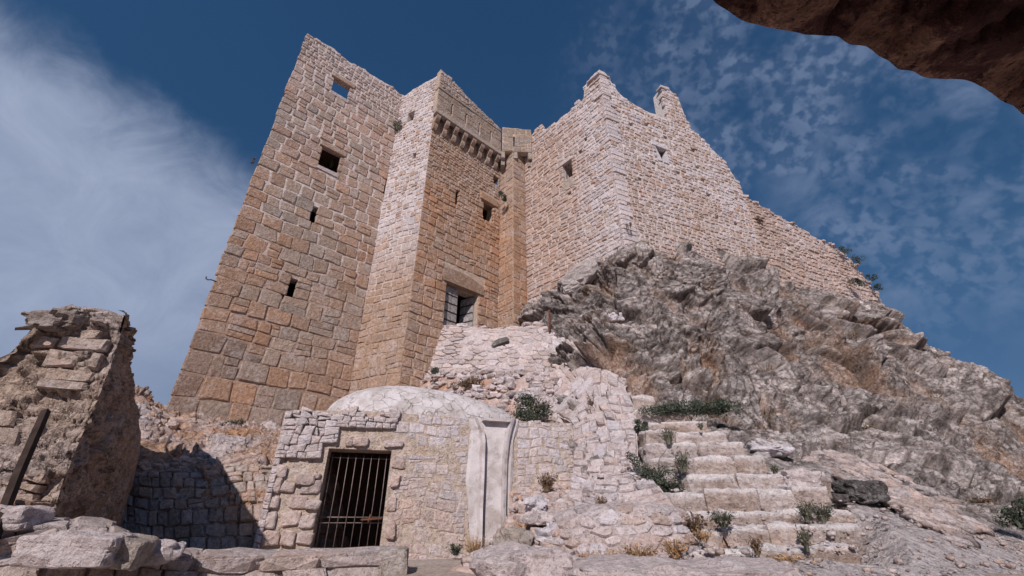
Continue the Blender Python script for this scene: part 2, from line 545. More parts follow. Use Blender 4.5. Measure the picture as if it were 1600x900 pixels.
def courses(u0, u1, v0, v1, size, holes=(), top=None, warp=0.06, jit=0.05, asp=(1.0, 1.9), bottom=None, seed=1, split=0.10, rag=0.0):
    """irregular coursed stones: list of (polygon (k,2), size) that fit each other"""
    R = random.Random(seed)
    out = []
    v = v0
    while v < v1:
        h = size(0.5 * (u0 + u1), v) * R.uniform(0.75, 1.3)
        if v + h > v1 + h * .6: break
        spans = [(u0, u1)]
        for (a, b, c, d) in holes:
            ov = min(v + h, d) - max(v, c)
            if ov > 0.22 * h:
                ns = []
                for (p, q) in spans:
                    if b <= p or a >= q: ns.append((p, q))
                    else:
                        if a - p > 0.05: ns.append((p, a))
                        if q - b > 0.05: ns.append((b, q))
                spans = ns
        for (p, q) in spans:
            x = p
            while x < q - 1e-6:
                wd = size(x, v) * R.uniform(*asp)
                if q - (x + wd) < 0.55 * size(x, v): wd = q - x
                cells = [(x, v, x + wd, v + h)]
                if R.random() < split:
                    z = v + h * R.uniform(.4, .6); cells = [(x, v, x + wd, z), (x, z, x + wd, v + h)]
                elif R.random() < split * .6 and wd > h:
                    z = x + wd * R.uniform(.35, .65); y2 = v + h * R.uniform(.4, .6)
                    cells = [(x, v, z, v + h), (z, v, x + wd, y2), (z, y2, x + wd, v + h)]
                for (a, b, c, d) in cells:
                    cu, cv = (a + c) / 2, (b + d) / 2
                    if top is not None and cv > top(cu) - 0.1 * (d - b): continue
                    if bottom is not None and d < bottom(cu): continue
                    q4 = [[a, b], [c, b], [c, d], [a, d]]
                    out.append(q4)
                x += wd
        v += h
    if not out: return []
    Q = np.array(out)                                         # n,4,2
    P3 = np.concatenate([Q, np.full(Q.shape[:2] + (1,), seed * 3.1)], -1)
    s_ = np.array([size(q[0][0], q[0][1]) for q in out])[:, None]
    fade = np.ones(Q.shape[:2])
    for (a, b, c, d) in holes:
        du = np.maximum(np.maximum(a - Q[..., 0], Q[..., 0] - b), 0); dv = np.maximum(np.maximum(c - Q[..., 1], Q[..., 1] - d), 0)
        fade = np.minimum(fade, np.clip(np.hypot(du, dv) / 0.5, 0, 1))
    edge = np.minimum(Q[..., 0] - u0, u1 - Q[..., 0])
    fu = fade * np.clip(edge / 0.3, 0, 1)
    k = 0.55 / s_
    wv = gnoise(P3 * k[..., None], 1.0, 5) * warp * 4 * s_ + gnoise(P3, 0.45, 9) * warp * 2.0
    wu = gnoise(P3 * k[..., None], 1.0, 8) * warp * 4 * s_
    Q = Q + np.stack([wu * fu, wv * fade], -1)
    Q += (np.array([[[R.uniform(-1, 1), R.uniform(-1, 1)] for _ in range(4)] for _ in range(len(Q))]) * (jit * s_)[..., None]) * fu[..., None]
    if rag:
        for q, o in zip(Q, out):
            if o[0][0] <= u0 + 1e-6: q[[0, 3], 0] += R.uniform(-rag, rag * .3)
            if o[1][0] >= u1 - 1e-6: q[[1, 2], 0] += R.uniform(-rag * .3, rag)
    res = []
    for q in Q:
        pts = []
        c = q.mean(0)
        for i in range(4):
            p, nx, pv = q[i], q[(i + 1) % 4], q[i - 1]
            if R.random() < .35: pts.append(p + ((pv - p) + (nx - p)) * R.uniform(.01, .05))
            else:
                pts.append(p + (pv - p) * R.uniform(.04, .14))
                pts.append(p + (nx - p) * R.uniform(.04, .14))
            e = nx - p; L = math.hypot(*e)
            if i % 2 == 0 and R.random() < .55:
                pts.append(p + e * R.uniform(.4, .6) + np.array([-e[1], e[0]]) / max(L, 1e-6) * R.uniform(-.03, .05) * L)
        pts = np.array(pts)
        res.append(pts)
    return res


def vor_cells(u0, u1, v0, v1, size, jit=0.42, asp=1.5, seed=1, top=None, bottom=None, holes=(), tilt=0.0):
    """irregular rubble: voronoi cells of a jittered staggered lattice"""
    R = random.Random(seed)
    hs = size; ws = size * asp
    pts = {}
    ni = int((u1 - u0) / ws) + 3; nj = int((v1 - v0) / hs) + 3
    for j in range(-1, nj):
        for i in range(-1, ni):
            pts[i, j] = (u0 + (i + .5 * (j % 2) + R.uniform(-jit, jit)) * ws, v0 + (j + R.uniform(-jit, jit)) * hs)
    res = []
    for (i, j), p in pts.items():
        if not (u0 <= p[0] <= u1 and v0 <= p[1] <= v1): continue
        if top is not None and p[1] > top(p[0]): continue
        if bottom is not None and p[1] < bottom(p[0]): continue
        if any(a - .1 < p[0] < b + .1 and c - .1 < p[1] < d + .1 for (a, b, c, d) in holes): continue
        poly = [(p[0] - 2 * ws, p[1] - 2 * hs), (p[0] + 2 * ws, p[1] - 2 * hs), (p[0] + 2 * ws, p[1] + 2 * hs), (p[0] - 2 * ws, p[1] + 2 * hs)]
        for dj in (-2, -1, 0, 1, 2):
            for di in (-2, -1, 0, 1, 2):
                if (di or dj) and (i + di, j + dj) in pts:
                    q = pts[i + di, j + dj]
                    # half plane in stretched metric
                    nx, ny = (q[0] - p[0]) / asp ** 2, (q[1] - p[1])
                    mx, my = (q[0] + p[0]) / 2, (q[1] + p[1]) / 2
                    new = []
                    for a, b in zip(poly, poly[1:] + poly[:1]):
                        da = (a[0] - mx) * nx + (a[1] - my) * ny; db = (b[0] - mx) * nx + (b[1] - my) * ny
                        if da <= 0: new.append(a)
                        if (da < 0) != (db < 0) and da != db:
                            t = da / (da - db); new.append((a[0] + (b[0] - a[0]) * t, a[1] + (b[1] - a[1]) * t))
                    poly = new
                    if len(poly) < 3: break
            if len(poly) < 3: break
        if len(poly) < 3: continue
        poly = np.array(poly)
        poly[:, 0] = np.clip(poly[:, 0], u0, u1); poly[:, 1] = np.clip(poly[:, 1], v0, v1)
        # round corners
        out = []
        n = len(poly)
        per = np.linalg.norm(np.roll(poly, -1, 0) - poly, axis=1)
        for a in range(n):
            pv, cu, nx = poly[a - 1], poly[a], poly[(a + 1) % n]
            if per[a] < 0.12 * size and n > 4: continue
            if per[a - 1] > size * .5 and per[a] > size * .5 and n <= 6:
                out.append(cu + (pv - cu) * .2); out.append(cu + (nx - cu) * .2)
            else: out.append(cu)
        if len(out) >= 4: res.append(np.array(out))
    return res


def stone_geo(surf, pts, joint, proud, back=0.12, dome=0.25, R=random, off=0.0):
    """one worn stone from its outline on a surface; ~40 triangles"""
    c = pts.mean(0); n = len(pts)
    rad = max(np.linalg.norm(pts - c, axis=1).mean(), 1e-3)
    k = max(0.55, 1 - joint / rad)
    o = c + (pts - c) * k
    inn = c + (pts - c) * k * (1 - min(0.26, 0.022 / rad + 0.04)) + np.array([[R.uniform(-1, 1), R.uniform(-1, 1)] for _ in range(n)]) * rad * .04
    tilt = np.array([R.uniform(-1, 1), R.uniform(-1, 1)]) * 0.035
    p = proud * R.uniform(0.35, 1.35) + off
    w_in = p + ((inn - c) @ tilt) + np.array([R.uniform(-1, 1) for _ in range(n)]) * proud * .22
    w_o = np.maximum(p - proud * dome * .75 - 0.006, -0.02) + ((o - c) @ tilt) + np.array([R.uniform(-1, 1) for _ in range(n)]) * proud * .15
    U = np.concatenate([o[:, 0], o[:, 0], inn[:, 0], [c[0]]])
    Vv = np.concatenate([o[:, 1], o[:, 1], inn[:, 1], [c[1]]])
    Wd = np.concatenate([np.full(n, -back), w_o, w_in, [p + R.uniform(-.1, .35) * proud]])
    P = surf(U, Vv, Wd)
    Fc = []
    for i in range(n):
        j = (i + 1) % n
        Fc.append((i, j, n + j, n + i)); Fc.append((n + i, n + j, 2 * n + j, 2 * n + i)); Fc.append((2 * n + i, 2 * n + j, 3 * n))
    return P, Fc


def proj(p):
    """photo pixel of a world point (only used to rank pieces by how large they show)"""
    d = p[1] * CP + p[2] * SP
    if d <= 0.05: return None
    return 800 + F * p[0] / d, 450 - F * (-p[1] * SP + p[2] * CP) / d


def shown(P):
    q = [proj(p) for p in P[:]]
    if any(a is None for a in q): return 0
    q = np.array(q)
    lo = q.min(0); hi = q.max(0)
    if hi[0] < 0 or lo[0] > 1600 or hi[1] < 0 or lo[1] > 900: return 0
    return (hi[0] - lo[0]) * (hi[1] - lo[1])


class Masonry:
    """gathers the stones of one thing; the largest become parts, the rest one 'stuff' part"""
    def __init__(s, parent, mat='stone', name='stone', limit=295):
        s.p = parent; s.mat = mat; s.L = []; s.name = name; s.limit = limit

    def lay(s, surf, cells, joint, proud, color, back=0.12, dome=0.3, seed=3, off=0.0):
        R = random.Random(seed)
        for c in cells:
            ctr = c.mean(0)
            P, Fc = stone_geo(surf, c, joint(ctr) if callable(joint) else joint, proud, back, dome, R, off)
            s.L.append((P, Fc, color(P.mean(0), R)))

    def add(s, P, Fc, col): s.L.append((np.asarray(P), Fc, col))

    def build(s):
        order = sorted(range(len(s.L)), key=lambda i: -shown(s.L[i][0]))
        big = [i for i in order[:s.limit] if shown(s.L[i][0]) > 30]
        bs = set(big)
        for i in big:
            P, Fc, c = s.L[i]
            mesh_obj(s.name, P, Fc, s.mat, s.p, tint=c, origin=P.mean(0), smooth=False)
        rest = [i for i in range(len(s.L)) if i not in bs]
        if rest:
            b = Bag()
            for i in rest: b.add(*s.L[i])
            b.obj('small_' + s.name + 's', s.mat, s.p, kind='stuff', smooth=False)


def core(parent, surf, u0, u1, v0, top, thick, holes, mat, name='wall', n=40, tint=None, rough=0.02, sides=True, inflate=0.0):
    """thick wall slab with real openings cut through it, top edge following top(u)"""
    holes = [(a - inflate, b + inflate, c - inflate, d + inflate) if (b - a) < 1.2 else (a, b, c, d) for (a, b, c, d) in holes]
    us = sorted(set(list(np.linspace(u0, u1, n)) + [h[0] for h in holes] + [h[1] for h in holes]))
    us = [u for u in us if u0 <= u <= u1]
    tp = [top(u) for u in us]; tmax = max(tp) + .01
    vs = sorted(set([round(x, 4) for x in list(np.linspace(v0, tmax, int((tmax - v0) / .22) + 2)) + [h[2] for h in holes if h[2] < tmax] + [h[3] for h in holes if h[3] < tmax]]))
    nu, nv = len(us), len(vs)
    V = []; Fc = []; idx = {}
    def vid(i, j, s):
        k = (i, j, s)
        if k not in idx:
            idx[k] = len(V)
            V.append((us[i], min(vs[j], tp[i]), -thick if s else 0.0))
        return idx[k]
    def emp(i, j):
        if i < 0 or i >= nu - 1 or j < 0 or j >= nv - 1: return True
        if vs[j] >= max(tp[i], tp[i + 1]) - 1e-4: return True
        u, v = (us[i] + us[i + 1]) / 2, (vs[j] + vs[j + 1]) / 2
        return any(a < u < b and c < v < d for (a, b, c, d) in holes)
    for i in range(nu - 1):
        for j in range(nv - 1):
            if emp(i, j): continue
            Fc.append((vid(i, j, 0), vid(i + 1, j, 0), vid(i + 1, j + 1, 0), vid(i, j + 1, 0)))
            Fc.append((vid(i, j, 1), vid(i, j + 1, 1), vid(i + 1, j + 1, 1), vid(i + 1, j, 1)))
            if emp(i - 1, j) and (i > 0 or sides): Fc.append((vid(i, j, 0), vid(i, j + 1, 0), vid(i, j + 1, 1), vid(i, j, 1)))
            if emp(i + 1, j) and (i < nu - 2 or sides): Fc.append((vid(i + 1, j, 0), vid(i + 1, j, 1), vid(i + 1, j + 1, 1), vid(i + 1, j + 1, 0)))
            if emp(i, j - 1): Fc.append((vid(i, j, 0), vid(i, j, 1), vid(i + 1, j, 1), vid(i + 1, j, 0)))
            if emp(i, j + 1): Fc.append((vid(i, j + 1, 0), vid(i + 1, j + 1, 0), vid(i + 1, j + 1, 1), vid(i, j + 1, 1)))
    V = np.array(V)
    P = surf(V[:, 0], V[:, 1], V[:, 2])
    return mesh_obj(name, P, Fc, mat, parent, smooth=False)


def blend(*cs):
    """cs: (weight, colour)"""
    s = sum(w for w, _ in cs)
    return sum(np.array(c) * w for w, c in cs) / s


def jcol(c, R, a=0.14):
    k = R.uniform(1 - a, 1 + a); h = R.uniform(-.04, .04)
    return np.clip(np.array(c) * k * np.array([1 + h, 1, 1 - h]), 0.01, 0.85)


TAN = np.array([0.395, 0.25, 0.175]); TAN2 = np.array([0.355, 0.25, 0.197]); ORANGE = np.array([0.43, 0.215, 0.115])
GREYT = np.array([0.345, 0.285, 0.25]); PALE = np.array([0.55, 0.462, 0.458]); WHITE = np.array([0.62, 0.565, 0.60])
BROWN = np.array([0.20, 0.13, 0.10]); GREY = np.array([0.26, 0.24, 0.245])


def nz(p, s, seed): return float(gnoise(np.array(p)[None], s, seed)[0])

def inv(surf, px, py):
    """(u, z) on a Plane where the photo pixel falls"""
    d = pdir(px, py); t = (surf.n @ surf.o) / (surf.n @ d)
    p = d * t
    return float((p - surf.o) @ surf.d), float(p[2])


def hole(surf, x0, y0, x1, y1):
    xm, ym = (x0 + x1) / 2, (y0 + y1) / 2
    ua = inv(surf, x0, ym)[0]; ub = inv(surf, x1, ym)[0]; za = inv(surf, xm, y1)[1]; zb = inv(surf, xm, y0)[1]
    return (min(ua, ub), max(ua, ub), min(za, zb), max(za, zb))


def prof(*pts):
    xs, ys = zip(*pts)
    return lambda u: float(np.interp(u, xs, ys))


def ragged(f, amp, seed, sc=1.6):
    tab = n1d(np.linspace(-5, 40, 900), seed, sc) + 0.6 * n1d(np.linspace(-5, 40, 900), seed + 1, sc * 3.1)
    return lambda u: f(u) + amp * float(tab[int(np.clip((u + 5) / 45 * 899, 0, 899))])


def room(parent, surf, h, thick, depth=1.4, mg=0.12, name='inner_room'):
    a, b, c, d = h
    a -= mg; b += mg; c -= mg; d += mg
    q = [(a, c, -thick), (b, c, -thick), (b, d, -thick), (a, d, -thick), (a, c, -thick - depth), (b, c, -thick - depth), (b, d, -thick - depth), (a, d, -thick - depth)]
    V = np.array(q); P = surf(V[:, 0], V[:, 1], V[:, 2])
    Fc = [(4, 5, 6, 7), (0, 1, 5, 4), (1, 2, 6, 5), (2, 3, 7, 6), (3, 0, 4, 7)]
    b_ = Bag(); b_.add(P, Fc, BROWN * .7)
    return b_.obj(name, 'mortar', parent, smooth=False)


def strip_core(parent, surf, u0, u1, v0, v1, w0, w1, tint, name, mat='stone', seg=None, rnd=0.0):
    """a dressed bar on a surface between two heights"""
    n = seg or max(2, int((u1 - u0) / .4))
    V = []; Fc = []
    for i in range(n + 1):
        u = u0 + (u1 - u0) * i / n
        for (v, w) in ((v0, w0), (v0, w1), (v1, w1), (v1, w0)): V.append((u, v + rnd * random.uniform(-1, 1), w + (rnd * random.uniform(-1, 1) if w == w1 else 0)))
    for i in range(n):
        for k in range(4): Fc.append((4 * i + k, 4 * i + (k + 1) % 4, 4 * i + 4 + (k + 1) % 4, 4 * i + 4 + k))
    Fc += [(3, 2, 1, 0), (4 * n, 4 * n + 1, 4 * n + 2, 4 * n + 3)]
    V = np.array(V); P = surf(V[:, 0], V[:, 1], V[:, 2])
    b = Bag(); b.add(P, Fc, tint)
    return b.obj(name, mat, parent, smooth=False)


def surf_block(surf, u0, u1, v0, v1, w0, w1, rnd=0.02, R=random):
    V = []
    for w in (w0, w1):
        k = 0.9 if w == w1 else 1.0
        uc, vc = (u0 + u1) / 2, (v0 + v1) / 2
        for (u, v) in ((u0, v0), (u1, v0), (u1, v1), (u0, v1)):
            V.append((uc + (u - uc) * k + R.uniform(-rnd, rnd), vc + (v - vc) * k + R.uniform(-rnd, rnd), w + R.uniform(-rnd, rnd) * .5))
    mid = []
    V = V[:4] + [(u, v, w0 + (w1 - w0) * .8) for (u, v, w) in V[:4]] + V[4:]
    V = np.array(V)
    P = surf(V[:, 0], V[:, 1], V[:, 2])
    Fc = [(8, 9, 10, 11), (3, 2, 1, 0)]
    for k in range(4):
        Fc.append((k, (k + 1) % 4, 4 + (k + 1) % 4, 4 + k)); Fc.append((4 + k, 4 + (k + 1) % 4, 8 + (k + 1) % 4, 8 + k))
    return P, Fc


def rblock(c, size, rz=0.0, n=3, pn=5.0, noise=0.05, seed=0, tilt=(0, 0)):
    """irregular rounded block, 48 triangles for n = 3"""
    g = np.linspace(-1, 1, n)
    idx = {}; V = []; Fc = []
    def vid(p):
        k = tuple(np.round(p, 4))
        if k not in idx: idx[k] = len(V); V.append(p)
        return idx[k]
    for ax in range(3):
        for sgn in (-1, 1):
            for i in range(n - 1):
                for j in range(n - 1):
                    q = []
                    for (a, b) in ((i, j), (i + 1, j), (i + 1, j + 1), (i, j + 1)):
                        p = [0, 0, 0]; p[ax] = sgn; p[(ax + 1) % 3] = g[a]; p[(ax + 2) % 3] = g[b]
                        q.append(vid(p))
                    Fc.append(tuple(q if sgn > 0 else q[::-1]))
    V = np.array(V, float)
    V = V / (np.abs(V) ** pn).sum(1)[:, None] ** (1 / pn)
    size = np.asarray(size, float)
    N = np.stack([gnoise(V * .9, 1.0, seed * 3 + k) for k in range(3)], -1)
    V = V * size / 2 + N * noise * size.mean() * 2
    cz, sz = math.cos(rz), math.sin(rz)
    R = np.array([[cz, -sz, 0], [sz, cz, 0], [0, 0, 1]])
    tx, ty = tilt
    R = R @ np.array([[1, 0, 0], [0, math.cos(tx), -math.sin(tx)], [0, math.sin(tx), math.cos(tx)]]) @ np.array([[math.cos(ty), 0, math.sin(ty)], [0, 1, 0], [-math.sin(ty), 0, math.cos(ty)]])
    return V @ R.T + np.asarray(c), Fc


# ================================================================== ground and hillside
def ground():
    xs = np.concatenate([np.linspace(-400, -14, 12), np.linspace(-12, 14, 150), np.linspace(16, 400, 12)])
    ys = np.concatenate([np.linspace(-400, -6, 10), np.linspace(-5, 14, 120), np.linspace(16, 400, 12)])
    X, Y = np.meshgrid(xs, ys)
    P = np.stack([X, Y, X * 0], -1)
    s = np.clip((Y - 2.6) / 2.2, 0, 1); s = s * s * (3 - 2 * s)
    s2 = np.clip((14 - np.abs(Y)) / 4, 0, 1) * np.clip((14 - np.abs(X)) / 3, 0, 1)
    Z = (-1.55 + 0.93 * s) * s2 + (-1.6) * (1 - s2) + 0.05 * fbm(P, 1.1, 4, 3)
    P[..., 2] = Z
    n = gnoise(P, 0.9, 4)[..., None] * .5 + .5
    T = np.array([0.36, 0.27, 0.22]) * (1 - n) + np.array([0.42, 0.35, 0.32]) * n
    nb, na = X.shape
    idx = np.arange(na * nb).reshape(nb, na)
    Fc = np.stack([idx[:-1, :-1], idx[:-1, 1:], idx[1:, 1:], idx[1:, :-1]], -1).reshape(-1, 4)
    o = mesh_obj('ground', P.reshape(-1, 3), Fc, 'earth', tint=T.reshape(-1, 3), origin=(0, 0, 0), kind='structure')


ground()

STEPS = [  # left px, right px, top edge py left / right, depth Y, riser, tread
    (1075, 1335, 862, 848, 6.9, .26, .7), (1070, 1335, 830, 816, 7.35, .27, .7), (1040, 1318, 802, 796, 7.8, .25, .7), (1045, 1277, 768, 760, 8.2, .36, .7),
    (1072, 1276, 738, 737, 8.65, .32, .7), (1010, 1182, 713, 710, 9.1, .34, .7), (1005, 1150, 690, 690, 9.5, .32, .7), (1005, 1124, 671, 674, 9.95, .30, .7),
    (988, 1092, 655, 658, 10.4, .32, .8), (985, 1064, 636, 640, 10.9, .42, .9), (948, 1010, 614, 620, 11.7, .50, 1.0), (928, 978, 592, 600, 12.6, .50, 1.0)]

HILL = Patch([
    [(640, 500, 24), (760, 480, 23.5), (880, 440, 22), (985, 380, 21), (1060, 380, 20.5), (1140, 400, 21.5), (1220, 440, 23.5), (1290, 470, 25.5), (1385, 500, 27), (1460, 590, 26), (1540, 650, 25), (1620, 720, 24), (1760, 800, 22), (1960, 900, 20)],
    [(815, 517, 20.1), (835, 497, 19.0), (885, 440, 17.6), (968, 393, 15.5), (1050, 398, 15.8), (1130, 412, 17.2), (1200, 436, 18.6), (1285, 462, 20.6), (1378, 478, 22.6), (1440, 536, 21.5), (1530, 588, 20), (1600, 642, 19), (1740, 730, 17.5), (1920, 820, 16)],
    [(838, 560, 17.0), (872, 520, 16.5), (925, 470, 15.7), (985, 440, 14.9), (1060, 455, 14.9), (1140, 480, 15.6), (1220, 505, 16.7), (1300, 520, 18.0), (1375, 535, 19.0), (1450, 590, 18.5), (1530, 645, 17.5), (1600, 700, 16.5), (1740, 780, 15), (1920, 880, 14)],
    [(862, 600, 15.2), (900, 565, 14.6), (950, 530, 14.0), (1000, 530, 13.8), (1070, 540, 13.8), (1150, 550, 14.2), (1225, 570, 15.0), (1300, 590, 16.4), (1375, 610, 17.0), (1450, 650, 16.2), (1530, 700, 15.4), (1600, 745, 14.6), (1740, 810, 13.6), (1920, 900, 12.6)],
    [(890, 640, 13.4), (925, 615, 12.8), (975, 600, 12.4), (1020, 610, 12.3), (1085, 625, 12.4), (1160, 630, 12.6), (1235, 645, 13.0), (1310, 665, 13.4), (1385, 685, 13.6), (1455, 710, 13.3), (1530, 745, 12.8), (1600, 785, 12.3), (1740, 840, 11.6), (1920, 930, 11)],
    [(900, 720, 10.6), (935, 680, 10.9), (985, 665, 11.0), (1040, 660, 11.2), (1105, 668, 11.2), (1170, 690, 10.9), (1240, 715, 10.8), (1310, 715, 11.1), (1385, 740, 10.9), (1455, 775, 10.5), (1530, 810, 10.2), (1600, 835, 9.9), (1740, 880, 9.6), (1920, 960, 9.2)],
    [(905, 790, 8.8), (940, 775, 8.7), (990, 770, 8.6), (1060, 780, 8.3), (1120, 775, 8.5), (1190, 770, 8.7), (1265, 768, 8.9), (1330, 770, 9.2), (1395, 785, 9.2), (1465, 810, 9.0), (1530, 832, 8.9), (1600, 862, 8.7), (1740, 920, 8.4), (1920, 1010, 8.0)],
    [(900, 850, 7.9), (950, 845, 7.5), (1010, 845, 7.2), (1070, 848, 7.1), (1130, 840, 7.3), (1200, 832, 7.4), (1270, 826, 7.5), (1335, 820, 7.7), (1400, 830, 7.7), (1470, 850, 7.6), (1530, 868, 7.6), (1600, 890, 7.5), (1740, 950, 7.2), (1920, 1050, 6.8)],
    [(890, 915, 6.6), (950, 905, 6.3), (1010, 900, 6.2), (1075, 897, 6.2), (1140, 892, 6.2), (1210, 888, 6.2), (1280, 885, 6.2), (1345, 885, 6.3), (1410, 890, 6.3), (1480, 900, 6.3), (1540, 910, 6.3), (1620, 930, 6.2), (1760, 1000, 6.0), (1950, 1120, 5.6)],
    [(860, 1060, 4.6), (930, 1050, 4.4), (1000, 1045, 4.3), (1080, 1040, 4.3), (1150, 1040, 4.2), (1230, 1040, 4.2), (1300, 1045, 4.2), (1380, 1050, 4.2), (1460, 1060, 4.2), (1540, 1080, 4.2), (1620, 1100, 4.1), (1720, 1130, 4.1), (1900, 1200, 4.0), (2100, 1300, 3.8)],
    [(.4, 2.0, -1.6), (.8, 2.0, -1.6), (1.2, 2.0, -1.6), (1.8, 2, -1.6), (2.3, 2, -1.6), (2.8, 2, -1.6), (3.3, 2, -1.6), (3.9, 2, -1.6), (4.5, 2, -1.6), (5.2, 2, -1.6), (5.9, 2, -1.6), (6.7, 2, -1.6), (7.8, 2, -1.6), (9, 2, -1.6)]
][:-1] + [[(800 + i * 110, 1500, 1.9) for i in range(14)]])

STRATA = nrm(np.array([0.46, -0.10, 0.86]))
OR_C = [(pt(1345, 590, 16.6), 1.7), (pt(1310, 545, 17.5), 1.4), (pt(1420, 640, 16.4), 1.1), (pt(1590, 720, 15.5), 1.3), (pt(960, 575, 13.3), .9), (pt(1000, 610, 12.4), .7), (pt(1100, 560, 13.8), .8)]


def hill_amp(a, b):
    # rows: b=1 back row ... b=0 nearest
    rows = np.array([.02, .03, .035, .05, .14, .62, 1.0, 1.0, 1.0, .8, .5])
    am = np.interp(b, np.linspace(0, 1, len(rows)), rows)
    # path region on the far right below stays smooth
    am = am * np.where((b > .30) & (b < .50) & (a > .62), .55, 1.0)
    return am


def hill_disp(P, N, A, B):
    am = hill_amp(A, B)
    W0 = P + np.stack([gnoise(P, .45, 31), gnoise(P, .45, 32), gnoise(P, .45, 33)], -1) * .6
    W1 = W0 + np.stack([gnoise(P, 1.7, 41), gnoise(P, 1.7, 42), gnoise(P, 1.7, 43)], -1) * .12
    W2 = W1 + np.stack([gnoise(P, 6, 44), gnoise(P, 6, 45), gnoise(P, 6, 46)], -1) * .03
    e1 = nrm(np.cross(STRATA, [0, 1, 0])); e2 = np.cross(e1, STRATA)
    def fr(Q_, k): return np.stack([Q_ @ e1, Q_ @ e2, (Q_ @ STRATA) * k], -1)
    rough = np.clip(.55 + 1.3 * gnoise(P, .30, 71), .10, 1.2)
    right = np.clip((P[..., 0] - 5.5) / 4, 0, 1)
    c1_, g1, r1 = chunk(fr(W0, 1.7), .40, .75, .46, .12, 2, .06)
    c2_, g2, r2 = chunk(fr(W1, 1.5), 1.0, .30, .50, .10, 5, .10)
    c3_, g3, r3 = chunk(fr(W2, 1.35), 2.6, .14, .55, .065, 6, .12)
    c4_, g4, r4 = chunk(fr(W2, 1.2), 6.5, .045, .50, .028, 8, .18)
    c5_, g5, r5 = chunk(fr(W2 + .02 * np.stack([gnoise(P, 14, 47)] * 3, -1), 1.3), 12.0, .03, .45, .022, 18, .22)
    big = ridged(W0, .30, 2, 3) * .36
    f = fbm(P, 9, 3, 21) * .012
    d = big * .55 + c1_ * .85 + c2_ * (.35 + .65 * rough) * (1 - .35 * right) + c3_ * (.25 + rough) * (1 - .4 * right) + c4_ * (.3 + .9 * rough) * (1 + .9 * (1 - right)) + c5_ * (.2 + rough) * (1 - right)
    # great dark crevices running down to the right
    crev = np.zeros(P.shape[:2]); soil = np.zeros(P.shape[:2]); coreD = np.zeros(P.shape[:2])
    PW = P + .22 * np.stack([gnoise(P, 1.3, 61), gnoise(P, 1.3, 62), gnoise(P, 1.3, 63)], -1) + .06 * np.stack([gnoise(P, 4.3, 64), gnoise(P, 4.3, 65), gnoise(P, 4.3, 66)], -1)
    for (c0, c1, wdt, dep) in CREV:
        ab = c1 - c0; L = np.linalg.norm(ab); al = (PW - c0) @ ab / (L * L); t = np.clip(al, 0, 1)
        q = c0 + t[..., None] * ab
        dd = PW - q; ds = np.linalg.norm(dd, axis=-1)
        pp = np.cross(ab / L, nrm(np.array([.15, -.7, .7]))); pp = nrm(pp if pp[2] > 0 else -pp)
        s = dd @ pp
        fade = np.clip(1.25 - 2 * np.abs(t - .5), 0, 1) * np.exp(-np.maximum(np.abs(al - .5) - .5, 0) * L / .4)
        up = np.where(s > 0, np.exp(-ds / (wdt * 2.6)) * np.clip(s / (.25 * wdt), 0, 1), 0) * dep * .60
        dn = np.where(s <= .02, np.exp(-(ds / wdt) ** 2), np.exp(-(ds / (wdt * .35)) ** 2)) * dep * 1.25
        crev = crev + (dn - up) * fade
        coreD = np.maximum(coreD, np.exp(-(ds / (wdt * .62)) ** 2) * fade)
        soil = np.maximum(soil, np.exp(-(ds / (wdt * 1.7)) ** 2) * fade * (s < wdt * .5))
    st = W1 @ STRATA
    led = (st + .22 * gnoise(P, .5, 12)) / .62; lf = led - np.floor(led); li = np.floor(led)
    la = _rv[(li.astype(int) * 13 + 5) & 4095][..., 0]
    ledge = (np.where(lf < .86, lf / .86, (1 - lf) / .14) - .5) * .12 * la * (.35 + .65 * right)
    led2 = (st + .06 * gnoise(P, 1.6, 13)) / .17; lf2 = led2 - np.floor(led2)
    la2 = _rv[(np.floor(led2).astype(int) * 7 + 9) & 4095][..., 1]
    ledge = ledge + (np.where(lf2 < .75, lf2 / .75, (1 - lf2) / .25) - .5) * .0 * la2 * np.clip(.4 + 1.5 * gnoise(P, .6, 15), 0, 1.2)
    d = d + ledge
    D = am * (d - .12) + (f * (.35 + am)) - crev
    sd = np.full(P.shape[:2], 9.0)
    for (xl, xr, yl, yr, Y, rs, td) in STEPS:
        a0_ = pt(xl + 12, yl, Y + .05) + np.array([0, td * .5, -.1]); b0_ = pt(xr - 12, yr, Y - .02) + np.array([0, td * .5, -.1]); ab = b0_ - a0_
        t = np.clip(((P - a0_) @ ab) / (ab @ ab), 0, 1)
        sd = np.minimum(sd, np.linalg.norm(P - a0_ - t[..., None] * ab, axis=-1))
    ms = np.clip((.85 - sd) / .45, 0, 1)
    D = D * (1 - .85 * ms) - .46 * ms
    for _ in range(3):
        D[1:-1, 1:-1] = .4 * D[1:-1, 1:-1] + .15 * (D[:-2, 1:-1] + D[2:, 1:-1] + D[1:-1, :-2] + D[1:-1, 2:])
    D = D + am * c4_ * .5
    Q = P + N * D[..., None]
    # rock colour, with shade painted into joints and crevices
    n1_ = gnoise(P, .8, 81)[..., None]; n2_ = gnoise(P, 2.6, 82)[..., None]; n3_ = fbm(P, 7, 3, 83)[..., None]
    T = np.array([.43, .37, .355]) * (.68 + .6 * r2[..., None]) * (.75 + .5 * r3[..., None])
    T = T * (1 + .30 * n3_)
    pale = np.clip((n1_ + .8 * n2_ + .5 * n3_ - .20 + .8 * (r3[..., None] - .5) + .5 * (r2[..., None] - .5)) * 3.0, 0, 1); T = T * (1 - .75 * pale) + np.array([.52, .46, .445]) * .75 * pale
    dk = np.clip((gnoise(P, 1.1, 84)[..., None] + .9 * gnoise(P, 5, 85)[..., None] + .25 * (1 - right[..., None]) - .42) * 2.4, 0, 1); T = T * (1 - .75 * dk) + np.array([.125, .11, .11]) * .75 * dk
